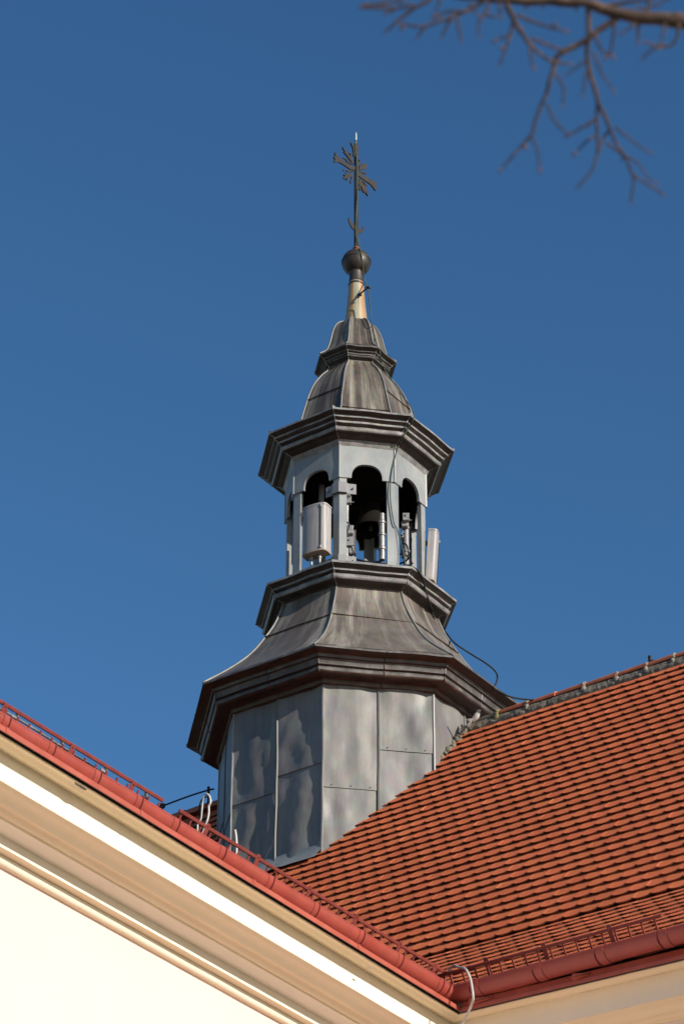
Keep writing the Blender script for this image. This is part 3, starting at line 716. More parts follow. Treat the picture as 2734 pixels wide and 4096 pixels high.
# cross with rays, traced in its own upright plane
cross = MB().box(AX+V((0,0,23.64)), .030, .066, 1.80, None, .004).box(AX+V((0,0,23.25)), .050, .030, 1.0, None, .003).build('cross', M['iron'], turret)
def cp(a, b): return at(1200+.3831*a, 500+.3831*b, (1,0,0), (AX.x,0,0))
def plate(name, poly, th=.020):
    q = [cp(a, b)-V((th/2,0,0)) for a, b in poly]; return MB().prism(q, V((th,0,0))).build(name, M['iron'], cross)
plate('cross_arm', [(575,430),(540,432),(500,412),(430,365),(405,345),(385,325),(370,300),(362,285),(357,300),(360,322),(352,335),(347,340),(362,360),(352,392),(362,395),(385,388),(405,392),(440,412),(520,465),(560,480)])
plate('cross_arm', [(600,490),(625,505),(690,545),(735,575),(765,592),(786,580),(783,603),(790,620),(797,640),(785,655),(788,688),(776,680),(758,655),(735,628),(700,600),(640,560),(600,530)])
plate('cross_head', [(553,330),(552,280),(545,240),(530,205),(522,190),(527,183),(540,200),(553,222),(568,240),(575,205),(590,240),(612,240),(603,262),(600,300),(598,330)])
plate('ray', [(545,415),(520,370),(485,325),(460,295),(450,282),(465,285),(440,240),(438,232),(447,232),(468,272),(483,268),(500,310),(522,325),(545,380)])
plate('ray', [(603,560),(625,575),(650,610),(680,650),(695,680),(697,700),(709,742),(700,742),(678,705),(668,712),(650,690),(630,640),(612,590)])
plate('ray', [(605,470),(620,425),(650,400),(668,398),(665,412),(700,412),(685,428),(692,440),(680,452),(690,460),(640,470)])
plate('ray', [(552,500),(535,508),(490,508),(468,505),(475,515),(450,520),(462,532),(445,562),(470,562),(485,578),(505,560),(535,530)])
def wavy(a, b):
    pts_ = []; A = V((a[0], a[1])); B = V((b[0], b[1])); d = B-A; n_ = V((-d.y, d.x)).normalized()
    c = [A+d*(t*1.08)+n_*(4*math.sin(t*11)) for t in [i/8 for i in range(9)]]
    plate('ray', [tuple(p+n_*6.5) for p in c]+[tuple(p-n_*6.5) for p in c[::-1]], .016)
wavy((545,395),(523,300)); wavy((530,410),(455,345)); wavy((605,420),(620,370)); wavy((615,485),(692,508)); wavy((540,490),(455,472)); wavy((545,535),(525,603)); wavy((612,590),(622,678)); wavy((635,570),(692,632))
cres = []
oc = [(508,962),(502,990),(512,1030),(535,1075),(568,1105),(610,1130),(640,1128),(658,1108),(663,1075),(657,1060),(650,1068),(643,1085),(625,1090),(600,1078),(568,1052),(540,1020),(520,990)]
plate('crescent', oc, .014)
MB().tube([AX+V((0,-.004,24.50)), AX+V((0,-.004,24.70)), AX+V((0,-.004,24.735))], [.011,.010,.004], 8).build('lightning_rod', M['rod'], turret)
for z_ in (24.55, 24.565, 24.58): MB().tube([AX+V((.016*math.cos(t), .016*math.sin(t), z_+.002*t-.004)) for t in [i*.7 for i in range(10)]], .004, 5).build('wire_binding', M['wire'], turret)
# bracket on the spire
p0 = toward(1431,1180,.10); p1 = toward(1471,1151,.30)
mb = MB().tube([p0, p1], .012, 6); mb.box(p1, .05, .05, .018, None, .003).box(p0.lerp(p1,.2)-V((0,0,.02)), .04,.04,.04, None,.008)
mb.build('wire_bracket', M['iron'], turret)

# ------------------------------------------------------------------ bell
bell = thing('church_bell', 'dark bronze bell hanging inside the open belfry, mouth seen from below', 'bell', (.13, .10, 18.14))
bz_ = toward(1482, 2118, 0); bc = V((bz_.x, bz_.y, bz_.z-18.06))
MB().lathe([(.20,18.06),(.197,18.08),(.172,18.14),(.15,18.22),(.133,18.31),(.122,18.37),(.10,18.42),(.03,18.44)], bc, 40, cap=False).lathe([(.20,18.06),(.182,18.062),(.157,18.14),(.128,18.28),(.11,18.37),(.02,18.41)], bc, 40, cap=False).build('bell_body', M['bronze'], bell, smooth=True)
MB().tube([bc+V((0,0,18.42)), bc+V((0,0,18.14)), bc+V((0,0,18.10)), bc+V((0,0,18.05))], [.010,.012,.03,.022], 10).build('clapper', M['iron'], bell, smooth=True)
MB().box(bc+V((-.13,0,18.49)), .95, .09, .10, None, .01).build('yoke', M['dark'], bell)

# ------------------------------------------------------------------ phone antennas and their gear
def panel_antenna(label, cx, cy, z0, z1, az, wd, dp, joint):
    n_ = V((math.cos(az), math.sin(az), 0)); e_ = V((-n_.y, n_.x, 0)); root = thing('panel_antenna', label, 'antenna', (cx, cy, z0), 'panel antennas on the belfry')
    c = V((cx, cy, 0)); prof = []
    # cross-section: gently bowed front, rounded flanks, flat back
    for x, y in ((-.5,-.45),(-.5,.0),(-.485,.22),(-.44,.36),(-.36,.44),(-.18,.49),(0,.5),(.18,.49),(.36,.44),(.44,.36),(.485,.22),(.5,0),(.5,-.45)): prof.append((x*wd, y*dp))
    def ring(z, s=1.0, g=0): return [c + e_*(x*s) + n_*(y*s) + V((0,0,z)) for x, y in prof]
    mb = MB().grid([ring(z0), ring((z0+z1)/2), ring(z1)], True)
    h = mb.build('housing', M['antenna'], root, angle=35)
    for zz, s_, m_ in ((z1, 1.035, 'antenna'), (z0, 1.03, 'antcap')):
        up_ = 1 if zz == z1 else -1
        q = MB().grid([ring(zz-.012*up_, s_), ring(zz+.010*up_, s_), ring(zz+.018*up_, .93)], True)
        N_ = len(q.v); q.f.append(tuple(range(N_-13, N_))); q.m.append(0)
        q.build('end_cap', M[m_], root, angle=35)
    for sx in joint:    # dark joints with their clips
        x, y = sx*wd, (.455 if abs(sx) < .4 else .30)*dp
        MB().box(c+e_*x+n_*(y+.004)+V((0,0,(z0+z1)/2)), .005, .010, z1-z0-.03, (e_, n_, V((0,0,1)))).build('joint_strip', M['black'], root)
        for zz in (z0+.035, z1-.03): MB().box(c+e_*x+n_*(y+.006)+V((0,0,zz)), .022, .014, .04, (e_, n_, V((0,0,1))), .003).build('clip', M['steel'], root)
    for i, x in enumerate((-.06, .05)):
        p = c+e_*x+V((0,0,z0-.01)); 
        cn = MB().lathe([(.018,0),(.018,-.03),(.024,-.032),(.024,-.06),(.017,-.063),(.017,-.11),(.011,-.125)], p, 12).build('connector', M['steel'], root, angle=40)
        MB().tube(smooth_path([p+V((0,0,-.11)), p+V((0,0,-.2))+n_*.01, p+V((0,0,-.30))-n_*(.06), p+V((0,0,-.40))-n_*.30]), .010, 8).build('jumper_cable', M['black'], cn, smooth=True)
    for zz in (z0+.12, z1-.12):
        MB().box(c-n_*(dp*.45+.045)+V((0,0,zz)), .07, .09, .035, (e_, n_, V((0,0,1))), .004).build('mount_arm', M['steel'], root)
    return root, n_, e_
pa = toward(1265, 2005, .93); pb = toward(1265, 2226, .93)
panel_antenna('wide grey panel antenna with chipped paint in the left-hand arch of the belfry', pa.x, pa.y, pb.z+.03, pa.z-.10, R(-83), .315, .17, (-.41, .33))
pa = toward(1718, 2140, .10); pb = toward(1719, 2338, .10)
ra, _, _ = panel_antenna('narrow grey panel antenna seen edge-on outside the right-hand post of the belfry', pa.x, pa.y, pb.z, pa.z, R(30), .27, .125, (-.41, .38))
ra.rotation_euler = Matrix.Rotation(R(4), 3, V((FW.x, FW.y, 0)).normalized()).to_euler()

def mast(label, px, py0, py1, d, r, mat, rings=()):
    a, b = toward(px, py0, d), toward(px, py1, d); b = V((a.x, a.y, b.z))
    root = thing('mast_pipe', label, 'pipe', tuple(b), 'mounting pipes inside the belfry')
    MB().tube([b, a], r, 16).build('pipe', M[mat], root, smooth=False, angle=40)
    for t in rings:
        p = b.lerp(a, t); MB().lathe([(r+.001,-.02),(r+.010,-.02),(r+.010,.006),(r+.001,.02)], p, 16).build('pipe_clamp', M['steel'], root)
    return root
mast('bright steel mast pipe with clamp bands just behind the middle post', 1526, 2057, 2240, .42, .036, 'steel', (.25, .55, .82))
mast('grey mast pipe standing behind the antenna in the left-hand arch', 1286, 1943, 2180, .30, .034, 'plate')
mast('thin mast pipe hidden behind the left front post', 1386, 1990, 2240, .52, .024, 'steel', (.3,))
mast('dark mast pipe among the gear in the right-hand arch', 1622, 2085, 2270, .28, .036, 'plate', (.35, .85))

# clamp plates round the left front post
def clamp(label, py0, py1):
    u = V((math.cos(AZ[2]), math.sin(AZ[2]), 0)); a1, e1, l1, n1 = face_frame(2, .905); a0, e0, l0, n0 = face_frame(1, .905)
    z1 = toward(1362, py0, .9).z; z0 = toward(1362, py1, .9).z; P_ = a1
    root = thing('post_clamp', label, 'clamp', (P_.x, P_.y, z0), 'clamp plates round the left front post')
    line = [P_-e0*.21+n0*.0-n0*.03, P_-e0*.125-n0*.03, P_-e0*.09, P_, P_+e1*.09, P_+e1*.125-n1*.03, P_+e1*.215-n1*.03]
    th = .008; rows = []
    for zz, dd in ((z0,0),(z1,0),(z1,-th),(z0,-th),(z0,0)):
        rows.append([q+V((0,0,zz))+u*dd for q in line])
    pl = MB().grid(rows).build('plate', M['plate'], root)
    for q, nn_ in ((P_+e1*.175-n1*.028, n1), (P_-e0*.17-n0*.028, n0)):
        b_ = q+V((0,0,(z0+z1)/2)); t_ = V((-nn_.y, nn_.x, 0))
        MB().lathe([(.016,0),(.016,.004),(.012,.004),(.012,.016),(.007,.016),(.007,.035)], b_, 6, (t_, V((0,0,1)), nn_)).build('bolt', M['steel'], root)
        MB().lathe([(.007,-.25),(.007,0)], b_, 8, (t_, V((0,0,1)), nn_)).build('threaded_rod', M['steel'], root)
    return root
clamp('upper grey clamp plate bolted round the left front post below the arched panels', 1922, 1962)
clamp('lower grey clamp plate bolted round the foot of the left front post', 2212, 2252)

def gear(name, label, cat, px, py0, py1, d, wpx, dp, mat, parts):
    a, b = toward(px, py0, d), toward(px, py1, d); c = V((a.x, a.y, (a.z+b.z)/2)); h = a.z-b.z; wd = wpx/325
    ax = (V((RT.x, RT.y, 0)).normalized(), V((-FW.x, -FW.y, 0)).normalized(), V((0,0,1)))
    root = thing(name, label, cat, (c.x, c.y, b.z)); parts(root, c, wd, dp, h, ax, M[mat]); return root
def p_radio(root, c, wd, dp, h, ax, m):
    MB().box(c, wd*.7, dp, h, ax, .01).build('housing', m, root)
    mb = MB()
    n_ = int(h/.016)
    for i in range(n_): mb.box(c+ax[0]*wd*.42+V((0,0,-h/2+.01+i*h/n_)), wd*.2, dp, .006, ax)
    mb.build('cooling_fins', m, root)
    for i in (-1, 1): MB().lathe([(.012,0),(.012,-.03),(.008,-.05)], c+ax[0]*i*wd*.2+V((0,0,-h/2)), 10).build('connector', M['steel'], root)
gear('radio_unit', 'grey finned radio unit hanging low behind the left front post', 'radio unit', 1404, 2128, 2222, .50, 34, .10, 'plate', p_radio)
def p_box(root, c, wd, dp, h, ax, m):
    MB().box(c, wd, dp, h, ax, .008).build('housing', m, root)
    MB().box(c+V((0,0,h*.55)), wd*1.1, dp*.5, h*.2, ax, .004).build('cover', m, root)
    MB().tube([c+V((0,0,h*.55)), c+V((0,0,h*.95))-ax[0]*.01], .008, 8).build('connector', M['black'], root)
gear('junction_box', 'small bright metal box clamped beside the left front post', 'junction box', 1398, 2108, 2140, .62, 27, .08, 'steel', p_box)
def p_clamp(root, c, wd, dp, h, ax, m):
    b_ = MB().box(c, wd, .012, h, ax, .003).build('plate', m, root)
    MB().box(c-V((0,0,h*.62)), wd*1.0, dp, h*.34, ax, .004).build('claw', m, root)
    MB().lathe([(.007,-.03),(.007,.0),(.013,.0),(.013,.012),(.008,.012),(.008,.045)], c+ax[0]*wd*.3-V((0,0,h*.6)), 8, (ax[1], ax[2], ax[0])).build('bolt', M['steel'], root)
    MB().lathe([(.011,0),(.011,.012)], c+ax[1]*.008+V((0,0,h*.1)), 6, (ax[0], ax[2], ax[1])).build('bolt', M['steel'], root)
gear('pipe_bracket', 'grey notched pipe bracket just under the upper clamp plate', 'bracket', 1394, 1968, 2005, .66, 20, .06, 'plate', p_clamp)
gear('pipe_bracket', 'grey notched pipe bracket below the small metal box by the left front post', 'bracket', 1396, 2148, 2178, .70, 22, .06, 'plate', p_clamp)
gear('pipe_bracket', 'steel pipe bracket high up in the right-hand arch', 'bracket', 1622, 2052, 2078, .40, 26, .07, 'steel', p_clamp)
gear('radio_unit', 'dark radio unit half hidden in the right-hand arch', 'radio unit', 1612, 2140, 2215, .20, 34, .12, 'plate', p_radio)
# U-shaped bracket loop in the right arch
u_ = [toward(x, y, .42) for x, y in ((1596,2122),(1609,2122),(1611,2126),(1611,2131),(1605,2134),(1605,2138),(1611,2140),(1611,2146),(1608,2149),(1597,2147))]
gear('power_box', 'dark box with small lit plates high in the right-hand arch', 'box', 1617, 2092, 2112, .34, 26, .09, 'plate', p_box)
gear('radio_unit', 'dark finned radio unit at the back of the left-hand arch', 'radio unit', 1338, 1975, 2040, .10, 40, .14, 'bracketdark', p_radio)
gear('filter_box', 'black box low in the right-hand arch behind the cables', 'box', 1624, 2165, 2225, .0, 40, .14, 'bracketdark', p_box)
tag(MB().tube(smooth_path(u_, 2), .006, 6).build('bracket_loop', M['steel'], smooth=True, loc=tuple(u_[0])), 'thin steel channel bracket outlined against the dark right-hand arch', 'bracket')

# ------------------------------------------------------------------ cables
SKIN = sorted([(z, r) for r, z in skirt] + [(z, r) for r, z in dome1] + [(z, r) for r, z in dome2] + [(p[1], p[0]) for p in profA+profB+profC+profD] + [(18.66,.885),(19.10,.885),(17.46,.885),(18.6,.885),(21.56,.15),(22.15,.12),(22.34,.11),(22.40,.17),(22.53,.21),(22.66,.17),(22.72,.06),(24.6,.035)])
def rad(z):
    c = [r for zz, r in SKIN if abs(zz-z) < .018]
    if c: return max(c)
    lo_ = max((p for p in SKIN if p[0] <= z), default=SKIN[0]); hi = min((p for p in SKIN if p[0] > z), default=SKIN[-1])
    return lo_[1]+(hi[1]-lo_[1])*(z-lo_[0])/max(hi[0]-lo_[0], 1e-6)
NS = [V((math.cos(R(45*k)), math.sin(R(45*k)), 0)) for k in range(8)]
def skin(px, py, fallback, off=.012):
    """where the sight line first comes within off of the turret's skin"""
    a = toward(px, py, 2.4); d = (a-CAM).normalized(); t = 0
    while t < 4.5:
        p = a+d*t
        if max(p.dot(n) for n in NS) < rad(p.z)*ap+off: return p
        t += .01
    return toward(px, py, fallback)
def wire(name, label, cat, pts, r, mat, n=7, k=4, group=None):
    q = smooth_path(pts, k); return tag(MB().tube(q, r, n).build(name, M[mat], smooth=True, loc=tuple(pts[0])), label, cat, group)
z1 = lambda a, b, r: skin(1200+.3831*a, 500+.3831*b, r)
z2 = lambda a, b, r: skin(1000+.574*a, 1250+.574*b, r*.5)
z3 = lambda a, b, r: toward(1000+.574*a, 1750+.574*b, r)
z4 = lambda a, b, r: skin(700+.9247*a, 2200+.9247*b, r*.4)
zs = lambda a, b: skin(1000+.574*a, 1750+.574*b, .5)
wire('lightning_cable', 'green weathered lightning cable running from the cross down over the domes to the belfry floor', 'cable', [
 z1(572,185,.03), z1(583,300,.045), z1(595,420,.05), z1(599,520,.045), z1(602,640,.045), z1(597,780,.04), z1(588,920,.04), z1(581,1020,.05), z1(583,1100,.05), z1(600,1200,.07), z1(625,1290,.16),
 z1(640,1370,.20), z1(655,1500,.20), z1(675,1620,.25), z1(703,1712,.30), z1(718,1790,.30), z1(732,1900,.32), z1(745,2060,.36), z1(762,2140,.38), z1(790,2250,.42),
 z2(868,180,.44), z2(903,275,.50), z2(910,325,.52), z2(938,400,.52), z2(985,470,.60), z2(1045,560,.68), z2(1100,630,.76), z2(1134,690,.86), z2(1139,735,1.0), z2(1108,795,1.15), z2(1066,865,1.10), z2(1034,925,1.0),
 z2(1015,985,.93), z2(1000,1040,.93), z2(987,1100,.94), z2(977,1180,.95), z2(975,1280,.96), z2(985,1380,.96), z2(1003,1475,.96), zs(1023,640), z3(1055,755,.72), z3(1075,850,.76), z3(1081,902,.80)], .0072, 'wire')
wire('roof_cable', 'dark cable draped down the skirt roof and looping out above the ridge', 'cable', [
 z3(1030,908,.80), z3(1070,906,.86), z3(1110,898,.92), zs(1165,925), zs(1205,990), zs(1218,1060), zs(1248,1150), zs(1268,1212),
 z4(1124,305,1.0), z4(1165,350,1.0), z4(1205,400,1.05), z4(1270,445,1.10), z4(1350,495,1.15), z4(1388,532,1.1), z4(1391,565,1.05), z4(1374,600,.95)], .0105, 'darkwire')
wire('ridge_cable', 'dark cable sagging from the turret eave to the roof ridge', 'cable', [
 at(700+.9247*1374, 2200+.9247*598, (0,1,0), (0,-.4,0)), at(700+.9247*1440, 2200+.9247*632, (0,1,0), (0,-.3,0)), at(700+.9247*1500, 2200+.9247*645, (0,1,0), (0,-.15,0)), at(700+.9247*1575, 2200+.9247*651, (0,1,0), (0,-.02,0))], .0105, 'darkwire')
zr_ = lambda a, b, y=0.0: at(2300+.2768*a, 2550+.2768*b, (0,1,0), (0,y,0))
wire('ridge_wire', 'thin dark lightning wire held above the ridge at the right edge of the photo', 'cable', [zr_(1020,392), zr_(1090,350), zr_(1200,325), zr_(1330,300), zr_(1430,275), zr_(1568,235), zr_(1800,140), zr_(2600,-180)], .010, 'darkwire')
a = zr_(1078,392); st_ = thing('wire_holder', 'short dark iron wire holder standing on the ridge at the right', 'wire holder', tuple(a), 'iron holders carrying the lightning wire')
MB().box(a+V((0,0,.035)), .035, .03, .15, None, .004).build('post', M['iron'], st_); MB().box(a+V((.03,0,.02)), .03, .03, .05, None, .004).build('clip', M['iron'], st_)
zl = lambda a, b, y=0.0: at(600+.3189*a, 3000+.3189*b, (0,1,0), (0,y,0))
wire('ridge_wire', 'thin grey lightning wire spanning the gap left of the turret', 'cable', [zl(60,745,-.02), zl(100,722), zl(160,702), zl(200,686), zl(330,637), zl(480,582), zl(600,542), zl(730,503), zl(800,490)], .011, 'darkwire')
for (x, y), lb in (((155,700), 'square black wire holder at the left end of the far ridge'), ((733,510), 'black wire holder close against the left side of the turret')):
    a = zl(x, y); h_ = thing('wire_holder', lb, 'wire holder', tuple(a), 'iron holders carrying the lightning wire')
    MB().box(a, .085 if x < 500 else .03, .03, .06 if x < 500 else .11, (V((.94,0,-.34)), V((0,1,0)), V((.34,0,.94))) if x < 500 else None, .006).build('clip', M['iron'], h_)
    MB().box(a-V((0,0,.12)), .02, .02, .22, None, .003).build('post', M['iron'], h_)
wl = lambda a, b: at(600+.3189*a, 3000+.3189*b, (0,1,0), (0,-1.72,0))
wire('white_cable', 'pale looped cable standing up behind the gutter left of the turret', 'cable', [wl(595,1060), wl(597,1000), wl(602,930), wl(640,868), wl(652,760), wl(664,650), wl(685,575), wl(712,552), wl(742,575), wl(760,630), wl(756,670), wl(738,705), wl(737,790), wl(722,870), wl(698,935), wl(660,1040), wl(640,1120)], .0125, 'whitecable')
wire('blue_cable', 'thin dull blue cable behind the pale loop left of the turret', 'cable', [wl(640,870), wl(620,790), wl(618,720), wl(640,640), wl(680,600), wl(715,585)], .008, 'darkwire')
wl2 = lambda a, b: at(600+.3189*a, 3000+.3189*b, (1,0,0), (4.15,0,0))
wire('white_cable', 'short pale cable end sticking up above the gutter before the turret base', 'cable', [wl2(1082,1340), wl2(1085,1250), wl2(1084,1180), wl2(1077,1080), wl2(1064,1000)], .010, 'whitecable')
cl = lambda a, b, y: at(1650+.2551*a, 3796+.2551*b, (0,1,0), (0,y,0))
wire('white_cable', 'pale cable arching over the gutter corner and hanging down the wall', 'cable', [cl(470,600,-4.55), cl(490,505,-4.58), cl(512,440,-4.60), cl(560,350,-4.65), cl(610,283,-4.68), cl(660,262,-4.72), cl(715,283,-4.78), cl(745,298,-4.82), cl(795,297,-4.86), cl(842,340,-4.9), cl(890,440,-4.93), cl(920,560,-4.95), cl(938,690,-4.97), cl(944,790,-4.95), cl(918,870,-4.9), cl(870,985,-4.86), cl(820,1085,-4.82), cl(768,1180,-4.8), cl(740,1300,-4.8), cl(730,1500,-4.8)], .0105, 'whitecable')
nL = V((gLo.x, gLo.y, 0)); pw = KG - gLo*.27
bl_ = lambda a, b: at(.2551*a, 2780+.2551*b, nL, pw)
wire('eave_wire', 'bare metal lightning wire running behind the near snow guard', 'cable', [bl_(-1500,-700), bl_(-700,-215), bl_(0,215), bl_(400,445), bl_(800,700), bl_(1200,965), bl_(1568,1200), at(529,3205,nL,pw), at(640,3270,nL,pw), at(745,3332,nL,pw)], .0095, 'steel', k=2)
for q in ((250,372),(950,815),(1640,1210),(2270,1630)):
    a = bl_(*q); h_ = thing('wire_clip', 'small bright metal clip holding the wire behind the near snow guard', 'clip', tuple(a), 'metal clips on the eave wire')
    MB().box(a+gL*-.012, .010, .03, .13, (gL, gLo, V((0,0,1))), .002).build('tongue', M['steel'], h_); MB().box(a+gL*.02-V((0,0,.02)), .05, .02, .07, (gL, gLo, V((0,0,1))), .004).build('base', M['plate'], h_)
# cable bundle across the belfry floor
for i, (lb, ps, r_) in enumerate((
    ('thick black cable sagging across the foot of the front arch', [z3(718,845,.55), z3(790,862,.6), z3(870,880,.62), z3(940,905,.6)], .014),
    ('black cable crossing the front arch just above the floor', [z3(722,868,.5), z3(800,885,.55), z3(870,868,.4), z3(960,880,.3)], .012),
    ('thin black cable slanting up in the front arch', [z3(760,890,.4), z3(840,872,.45), z3(935,855,.5)], .007),
    ('black cable looping by the box at the left front post', [z3(668,580,.6), z3(690,620,.66), z3(678,670,.66), z3(705,760,.66), z3(728,830,.6)], .008),
    ('black cable curving down in the right-hand arch', [z3(1052,740,.4), z3(1085,745,.45), z3(1100,790,.45), z3(1095,850,.4), z3(1040,880,.3)], .011),
    ('second black cable arching at the foot of the right-hand arch', [z3(1040,812,.5), z3(1080,815,.5), z3(1110,850,.4), z3(1130,880,.3)], .010))):
    wire('coax_cable', lb, 'cable', ps, r_, 'black', group='black cables inside the belfry')

# ------------------------------------------------------------------ bird on the ridge
bb = at(1904, 2880, (0,1,0), (0,-.19,0)); bird = thing('bird', 'small grey bird with a black bib perched on the ridge beside the turret', 'bird', tuple(bb))
def mk_bird():
    m = material('bird_feathers', [(.20,.18,.17),(.28,.26,.245)], .8, 0, 60)
    blk = material('bird_black', [(.012,.011,.010),(.02,.018,.016)], .7, 0, 30); wht = material('bird_white', [(.33,.31,.29),(.40,.38,.36)], .8, 0, 40)
    rt = V((RT.x, RT.y, 0)).normalized(); tw = V((-FW.x, -FW.y, 0)).normalized(); up = V((0,0,1))
    o = bb
    spine = [(-.034,-.034,.006),(-.028,-.022,.013),(-.018,-.004,.021),(-.006,.014,.026),(.004,.030,.0265),(.011,.044,.021),(.015,.055,.0165),(.019,.066,.0175),(.022,.076,.0165),(.023,.085,.010),(.023,.089,.003)]
    rows = []
    for i, (x, z, r) in enumerate(spine):
        a = spine[max(i-1,0)]; b = spine[min(i+1,len(spine)-1)]; t = (rt*(b[0]-a[0])+up*(b[1]-a[1])).normalized(); n_ = tw; s_ = t.cross(n_)
        rows.append([o+rt*x+up*z+(n_*math.cos(k*math.pi/8)+s_*math.sin(k*math.pi/8))*r for k in range(16)])
    mb = MB().grid(rows, True)
    for fi, f in enumerate(mb.f):
        i, k = divmod(fi, 16)
        c = sum((mb.v[j] for j in f), V())/4 - o
        x, z = c.dot(rt), c.z; front = x > (z-.02)*.25+.002
        mb.m[fi] = 1 if (.044 < z < .072 and x > .010) or z > .080 else (2 if (.072 <= z <= .080) or (x > .004 and z < .044) else 0)
    mb.f.append(tuple(range(15, -1, -1))); mb.m.append(0)
    mb.build('body', [m, blk, wht], bird, smooth=True)
    MB().tube([o+rt*.036+up*.078, o+rt*.050+up*.080], [.004,.001], 6).build('beak', blk, bird)
    MB().prism([o+rt*-.030+up*-.022+tw*.008, o+rt*-.030+up*-.030-tw*.008, o+rt*-.072+up*-.068-tw*.010, o+rt*-.076+up*-.060+tw*.010], up*.004).build('tail', m, bird)
    wg = MB(); rows = []
    for i in range(7):
        t = i/6; x = .006-.058*t; z = .036-.072*t; r = .022*math.sin(math.pi*min(1, .25+t*.75))
        rows.append([o+rt*(x)+up*(z)+tw*(.022-.010*t)+(rt*.7-up*.7)*q*r*.5 for q in (-1,-.3,.3,1)])
    wg.grid(rows).build('wing', material('bird_wing', [(.22,.20,.19),(.3,.28,.27)], .8, 0, 80), bird, smooth=True)
    for s_ in (-1, 1):
        MB().tube([o+tw*.010*s_+up*.002, o+tw*.010*s_-up*.030+rt*.004], .002, 5).build('leg', blk, bird)
        MB().lathe([(.0028,-.001),(.002,.001)], o+rt*.032+up*.078+tw*.012*s_, 8, (rt, up, tw*s_)).build('eye', blk, bird)
mk_bird()
bird.scale = (1.3, 1.3, 1.3); bird.location = bird.location + V((0, 0, .015))

# ------------------------------------------------------------------ bare tree: the branch that hangs into the picture
DB = 6.0
def bp(a, b, dd=0.0):
    return at(1400+.851*a, .851*b, V(FW), CAM+FW*(DB+dd))
tr = thing('tree', 'bare tree whose blurred brown branch hangs into the top right corner of the photo', 'tree', (0, 0, 0))
rnd = random.Random(5)
def branch(pts, r0, r1, dd=0.0, buds=2, parent=tr, dd1=None):
    dd1 = dd if dd1 is None else dd1; n_ = len(pts)
    q = [bp(x, y, dd+(dd1-dd)*i/(n_-1)) for i, (x, y) in enumerate(pts)]; q = smooth_path(q, 4)
    q = [p+V((noise.noise(p*25), noise.noise(p*25+V((9,0,0))), noise.noise(p*25+V((0,9,0)))))*.0035 for p in q]
    rr = [r0+(r1-r0)*i/(len(q)-1) + .12*r0*noise.noise(q[i]*40) for i in range(len(q))]
    o = MB().tube(q, rr, 8).build('branch', M['bark'], parent, smooth=True)
    # buds and short spurs
    for i in range(buds):
        k = len(q)-1 if i == 0 else rnd.randrange(len(q)//4, len(q)-1)
        d = (q[k]-q[k-1]).normalized(); side = V((rnd.uniform(-1,1), rnd.uniform(-1,1), rnd.uniform(-1,1))); side = (side-d*side.dot(d)).normalized()
        if i: d = (side+d*.6).normalized()
        s_ = rnd.uniform(.3, .65); b0 = q[k]+side*(rr[k]*.6 if i else 0)
        MB().tube([b0, b0+d*.008*s_, b0+d*.016*s_, b0+d*.024*s_], [rr[k]*.6, .0062*s_, .0055*s_, .0012], 7).build('bud', M['bud'], o, smooth=True)
    return o
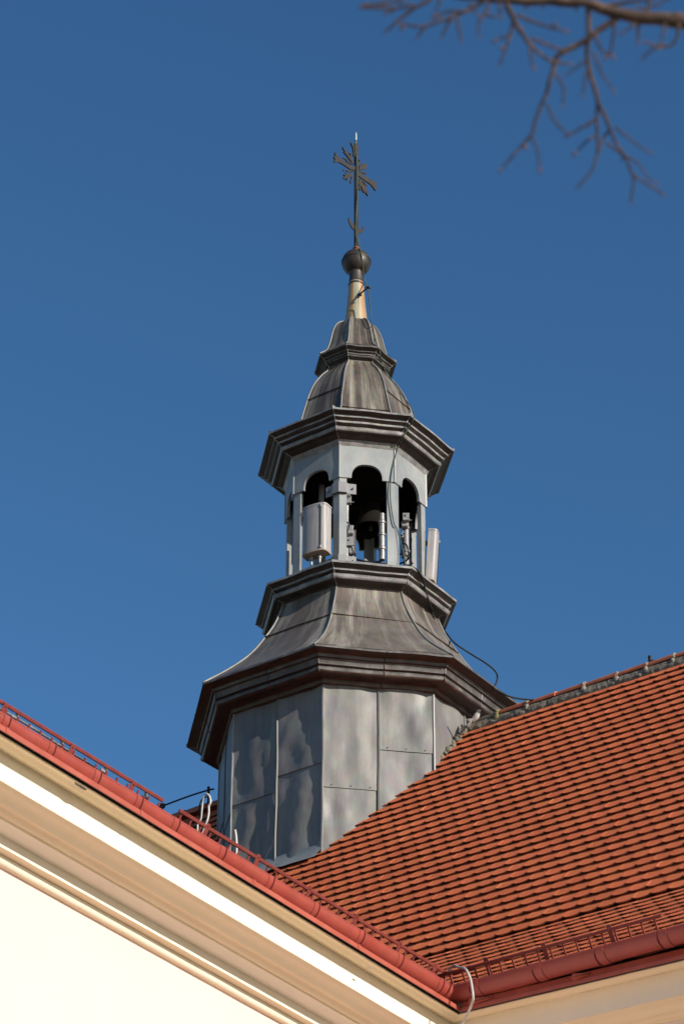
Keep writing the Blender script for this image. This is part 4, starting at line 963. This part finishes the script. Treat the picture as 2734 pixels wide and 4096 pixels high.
BR = [
 ([(2300,330),(1950,190),(1568,98),(1500,96),(1400,86),(1320,78),(1250,65),(1180,42),(1100,15),(950,10),(800,6),(650,-6),(400,-34),(300,-50)], .014, .0035, 0, 9),
 ([(1115,30),(1118,150),(1112,260),(1125,340),(1150,430),(1165,490),(1195,540),(1225,610),(1250,670),(1285,730),(1325,815),(1390,860),(1465,908)], .0050, .0026, 0, 6),
 ([(1160,490),(1155,560),(1160,660),(1155,730),(1135,800),(1070,880)], .0036, .0022, 0, 3),
 ([(1325,815),(1325,880),(1318,945)], .0030, .0022, .05, 2), ([(1225,610),(1190,650),(1160,730)], .0030, .002, .1, 1),
 ([(1145,560),(1090,600),(1030,635)], .0030, .0024, 0, 3), ([(1150,640),(1100,670),(1060,715)], .0026, .002, .1, 2),
 ([(1250,600),(1320,660),(1400,710)], .0026, .0018, -.2, 1), ([(1200,670),(1270,720),(1340,760),(1400,830),(1440,860)], .0026, .0018, .3, 1),
 ([(1140,250),(1180,340),(1230,420)], .0028, .0018, -.5, 1),
 ([(1250,90),(1180,130),(1110,185),(1040,222),(970,265),(950,340),(920,440),(870,560),(845,640),(780,710),(715,790)], .0062, .0026, 0, 5),
 ([(845,640),(880,700),(890,790)], .0026, .002, -.2, 1), ([(920,490),(960,570),(1020,630)], .0028, .002, -.3, 1),
 ([(965,350),(1005,420),(1000,490)], .0028, .002, -.3, 1), ([(1105,290),(1060,320),(1020,345)], .0026, .002, -.4, 1), ([(1112,330),(1090,440)], .0026, .002, -.4, 1),
 ([(730,20),(770,90),(800,150),(850,210),(900,260),(950,292),(1025,300)], .0050, .0026, -.2, 4),
 ([(765,110),(740,200),(700,300)], .0034, .0024, -.1, 2), ([(740,165),(690,190)], .0028, .002, -.3, 1), ([(840,210),(860,310)], .003, .0026, -.4, 1),
 ([(850,180),(930,210),(1010,240)], .0030, .0028, -.2, 2), ([(780,70),(880,110),(1000,145)], .0032, .0028, -.3, 2),
 ([(640,0),(550,50),(480,80),(350,120),(240,110)], .0042, .0026, -.2, 4), ([(480,70),(430,170)], .003, .0026, -.1, 2), ([(360,110),(320,172)], .003, .0024, -.1, 1),
 ([(400,-20),(300,40),(230,90),(170,140)], .0040, .0028, -.2, 3), ([(300,20),(200,40),(70,36)], .0034, .003, -.5, 4), ([(260,0),(160,15),(90,20)], .003, .0028, -.5, 2), ([(210,40),(180,55)], .003, .003, -.3, 1),
 ([(500,80),(520,188)], .0026, .003, -.4, 1), ([(640,50),(600,110),(603,165)], .0030, .002, -.3, 1), ([(560,50),(440,62),(390,92)], .0032, .002, -.3, 2),
 ([(420,-10),(400,60)], .003, .002, -.3, 1), ([(560,10),(590,60)], .003, .002, -.3, 1), ([(650,20),(640,70),(680,80)], .003, .003, -.1, 1), ([(700,10),(705,70)], .003, .003, -.4, 1),
 ([(1240,105),(1230,230),(1208,265)], .0032, .0024, -.3, 2), ([(1145,150),(1180,235),(1215,260)], .0030, .0024, -.4, 1),
 ([(1350,100),(1355,188)], .0042, .0026, 0, 2), ([(1340,110),(1285,152)], .0034, .002, -.3, 1), ([(1545,110),(1520,205),(1440,215),(1400,205)], .0034, .0024, -.1, 2), ([(1440,215),(1370,275)], .0028, .0022, -.5, 1), ([(1478,110),(1465,190)], .0030, .0018, -.6, 1),
 ([(1180,30),(1260,16),(1330,4),(1430,-8)], .0050, .003, 0, 2), ([(1375,84),(1395,40),(1410,-15)], .0048, .003, 0, 2), ([(1410,30),(1460,15),(1500,-10)], .003, .002, -.1, 2), ([(1400,50),(1350,30)], .003, .002, -.1, 1),
 ([(990,235),(1005,230)], .0040, .0030, 0, 1)]
for i, (p_, r0, r1, dd, nb_) in enumerate(BR): branch(p_, r0*(1.45 if i == 0 else 1.3 if i in (1, 10, 16) else 1.12), r1*(1.6 if i == 0 else .9), dd, min(nb_, 2) if i else 3)
for i in range(9):   # spurs along the limb
    x = 820+i*78; y = 8+max(0, x-1050)*.165; branch([(x, y), (x+rnd.uniform(-8,8), y+rnd.uniform(14,24))], .0045, .0025, 0, 1)
# the rest of the limb and the trunk stand beyond the right edge of the picture
e0_ = bp(2300, 330); tb = V((e0_.x+1.9, e0_.y+1.6, 0))
MB().tube(smooth_path([e0_, e0_.lerp(V((tb.x, tb.y, 3.9)), .5)-V((0,0,.15)), V((tb.x-.03, tb.y-.02, 3.7))], 4), [.014+.026*i/8 for i in range(9)], 10).build('branch', M['bark'], tr, smooth=True)
MB().tube(smooth_path([tb, tb+V((.03,0,1.2)), tb+V((-.02,.05,2.6)), tb+V((.05,.02,4.2)), tb+V((.1,.1,6.2)), tb+V((.05,.2,8.0))], 4), [.19-.165*i/20 for i in range(21)], 14).build('trunk', M['bark'], tr, smooth=True)
for i in range(10):
    zz = 3.0+i*.5; an = i*2.4; dd = V((math.cos(an), math.sin(an), .55)); l_ = 1.7-.1*i
    if dd.dot(V((-RT.x, -RT.y, 0))) > .2: continue
    q0 = tb+V((0,0,zz)); MB().tube(smooth_path([q0, q0+dd*l_*.4+V((0,0,.1)), q0+dd*l_]), [.035-.028*j/8 for j in range(9)], 8).build('branch', M['bark'], tr, smooth=True)
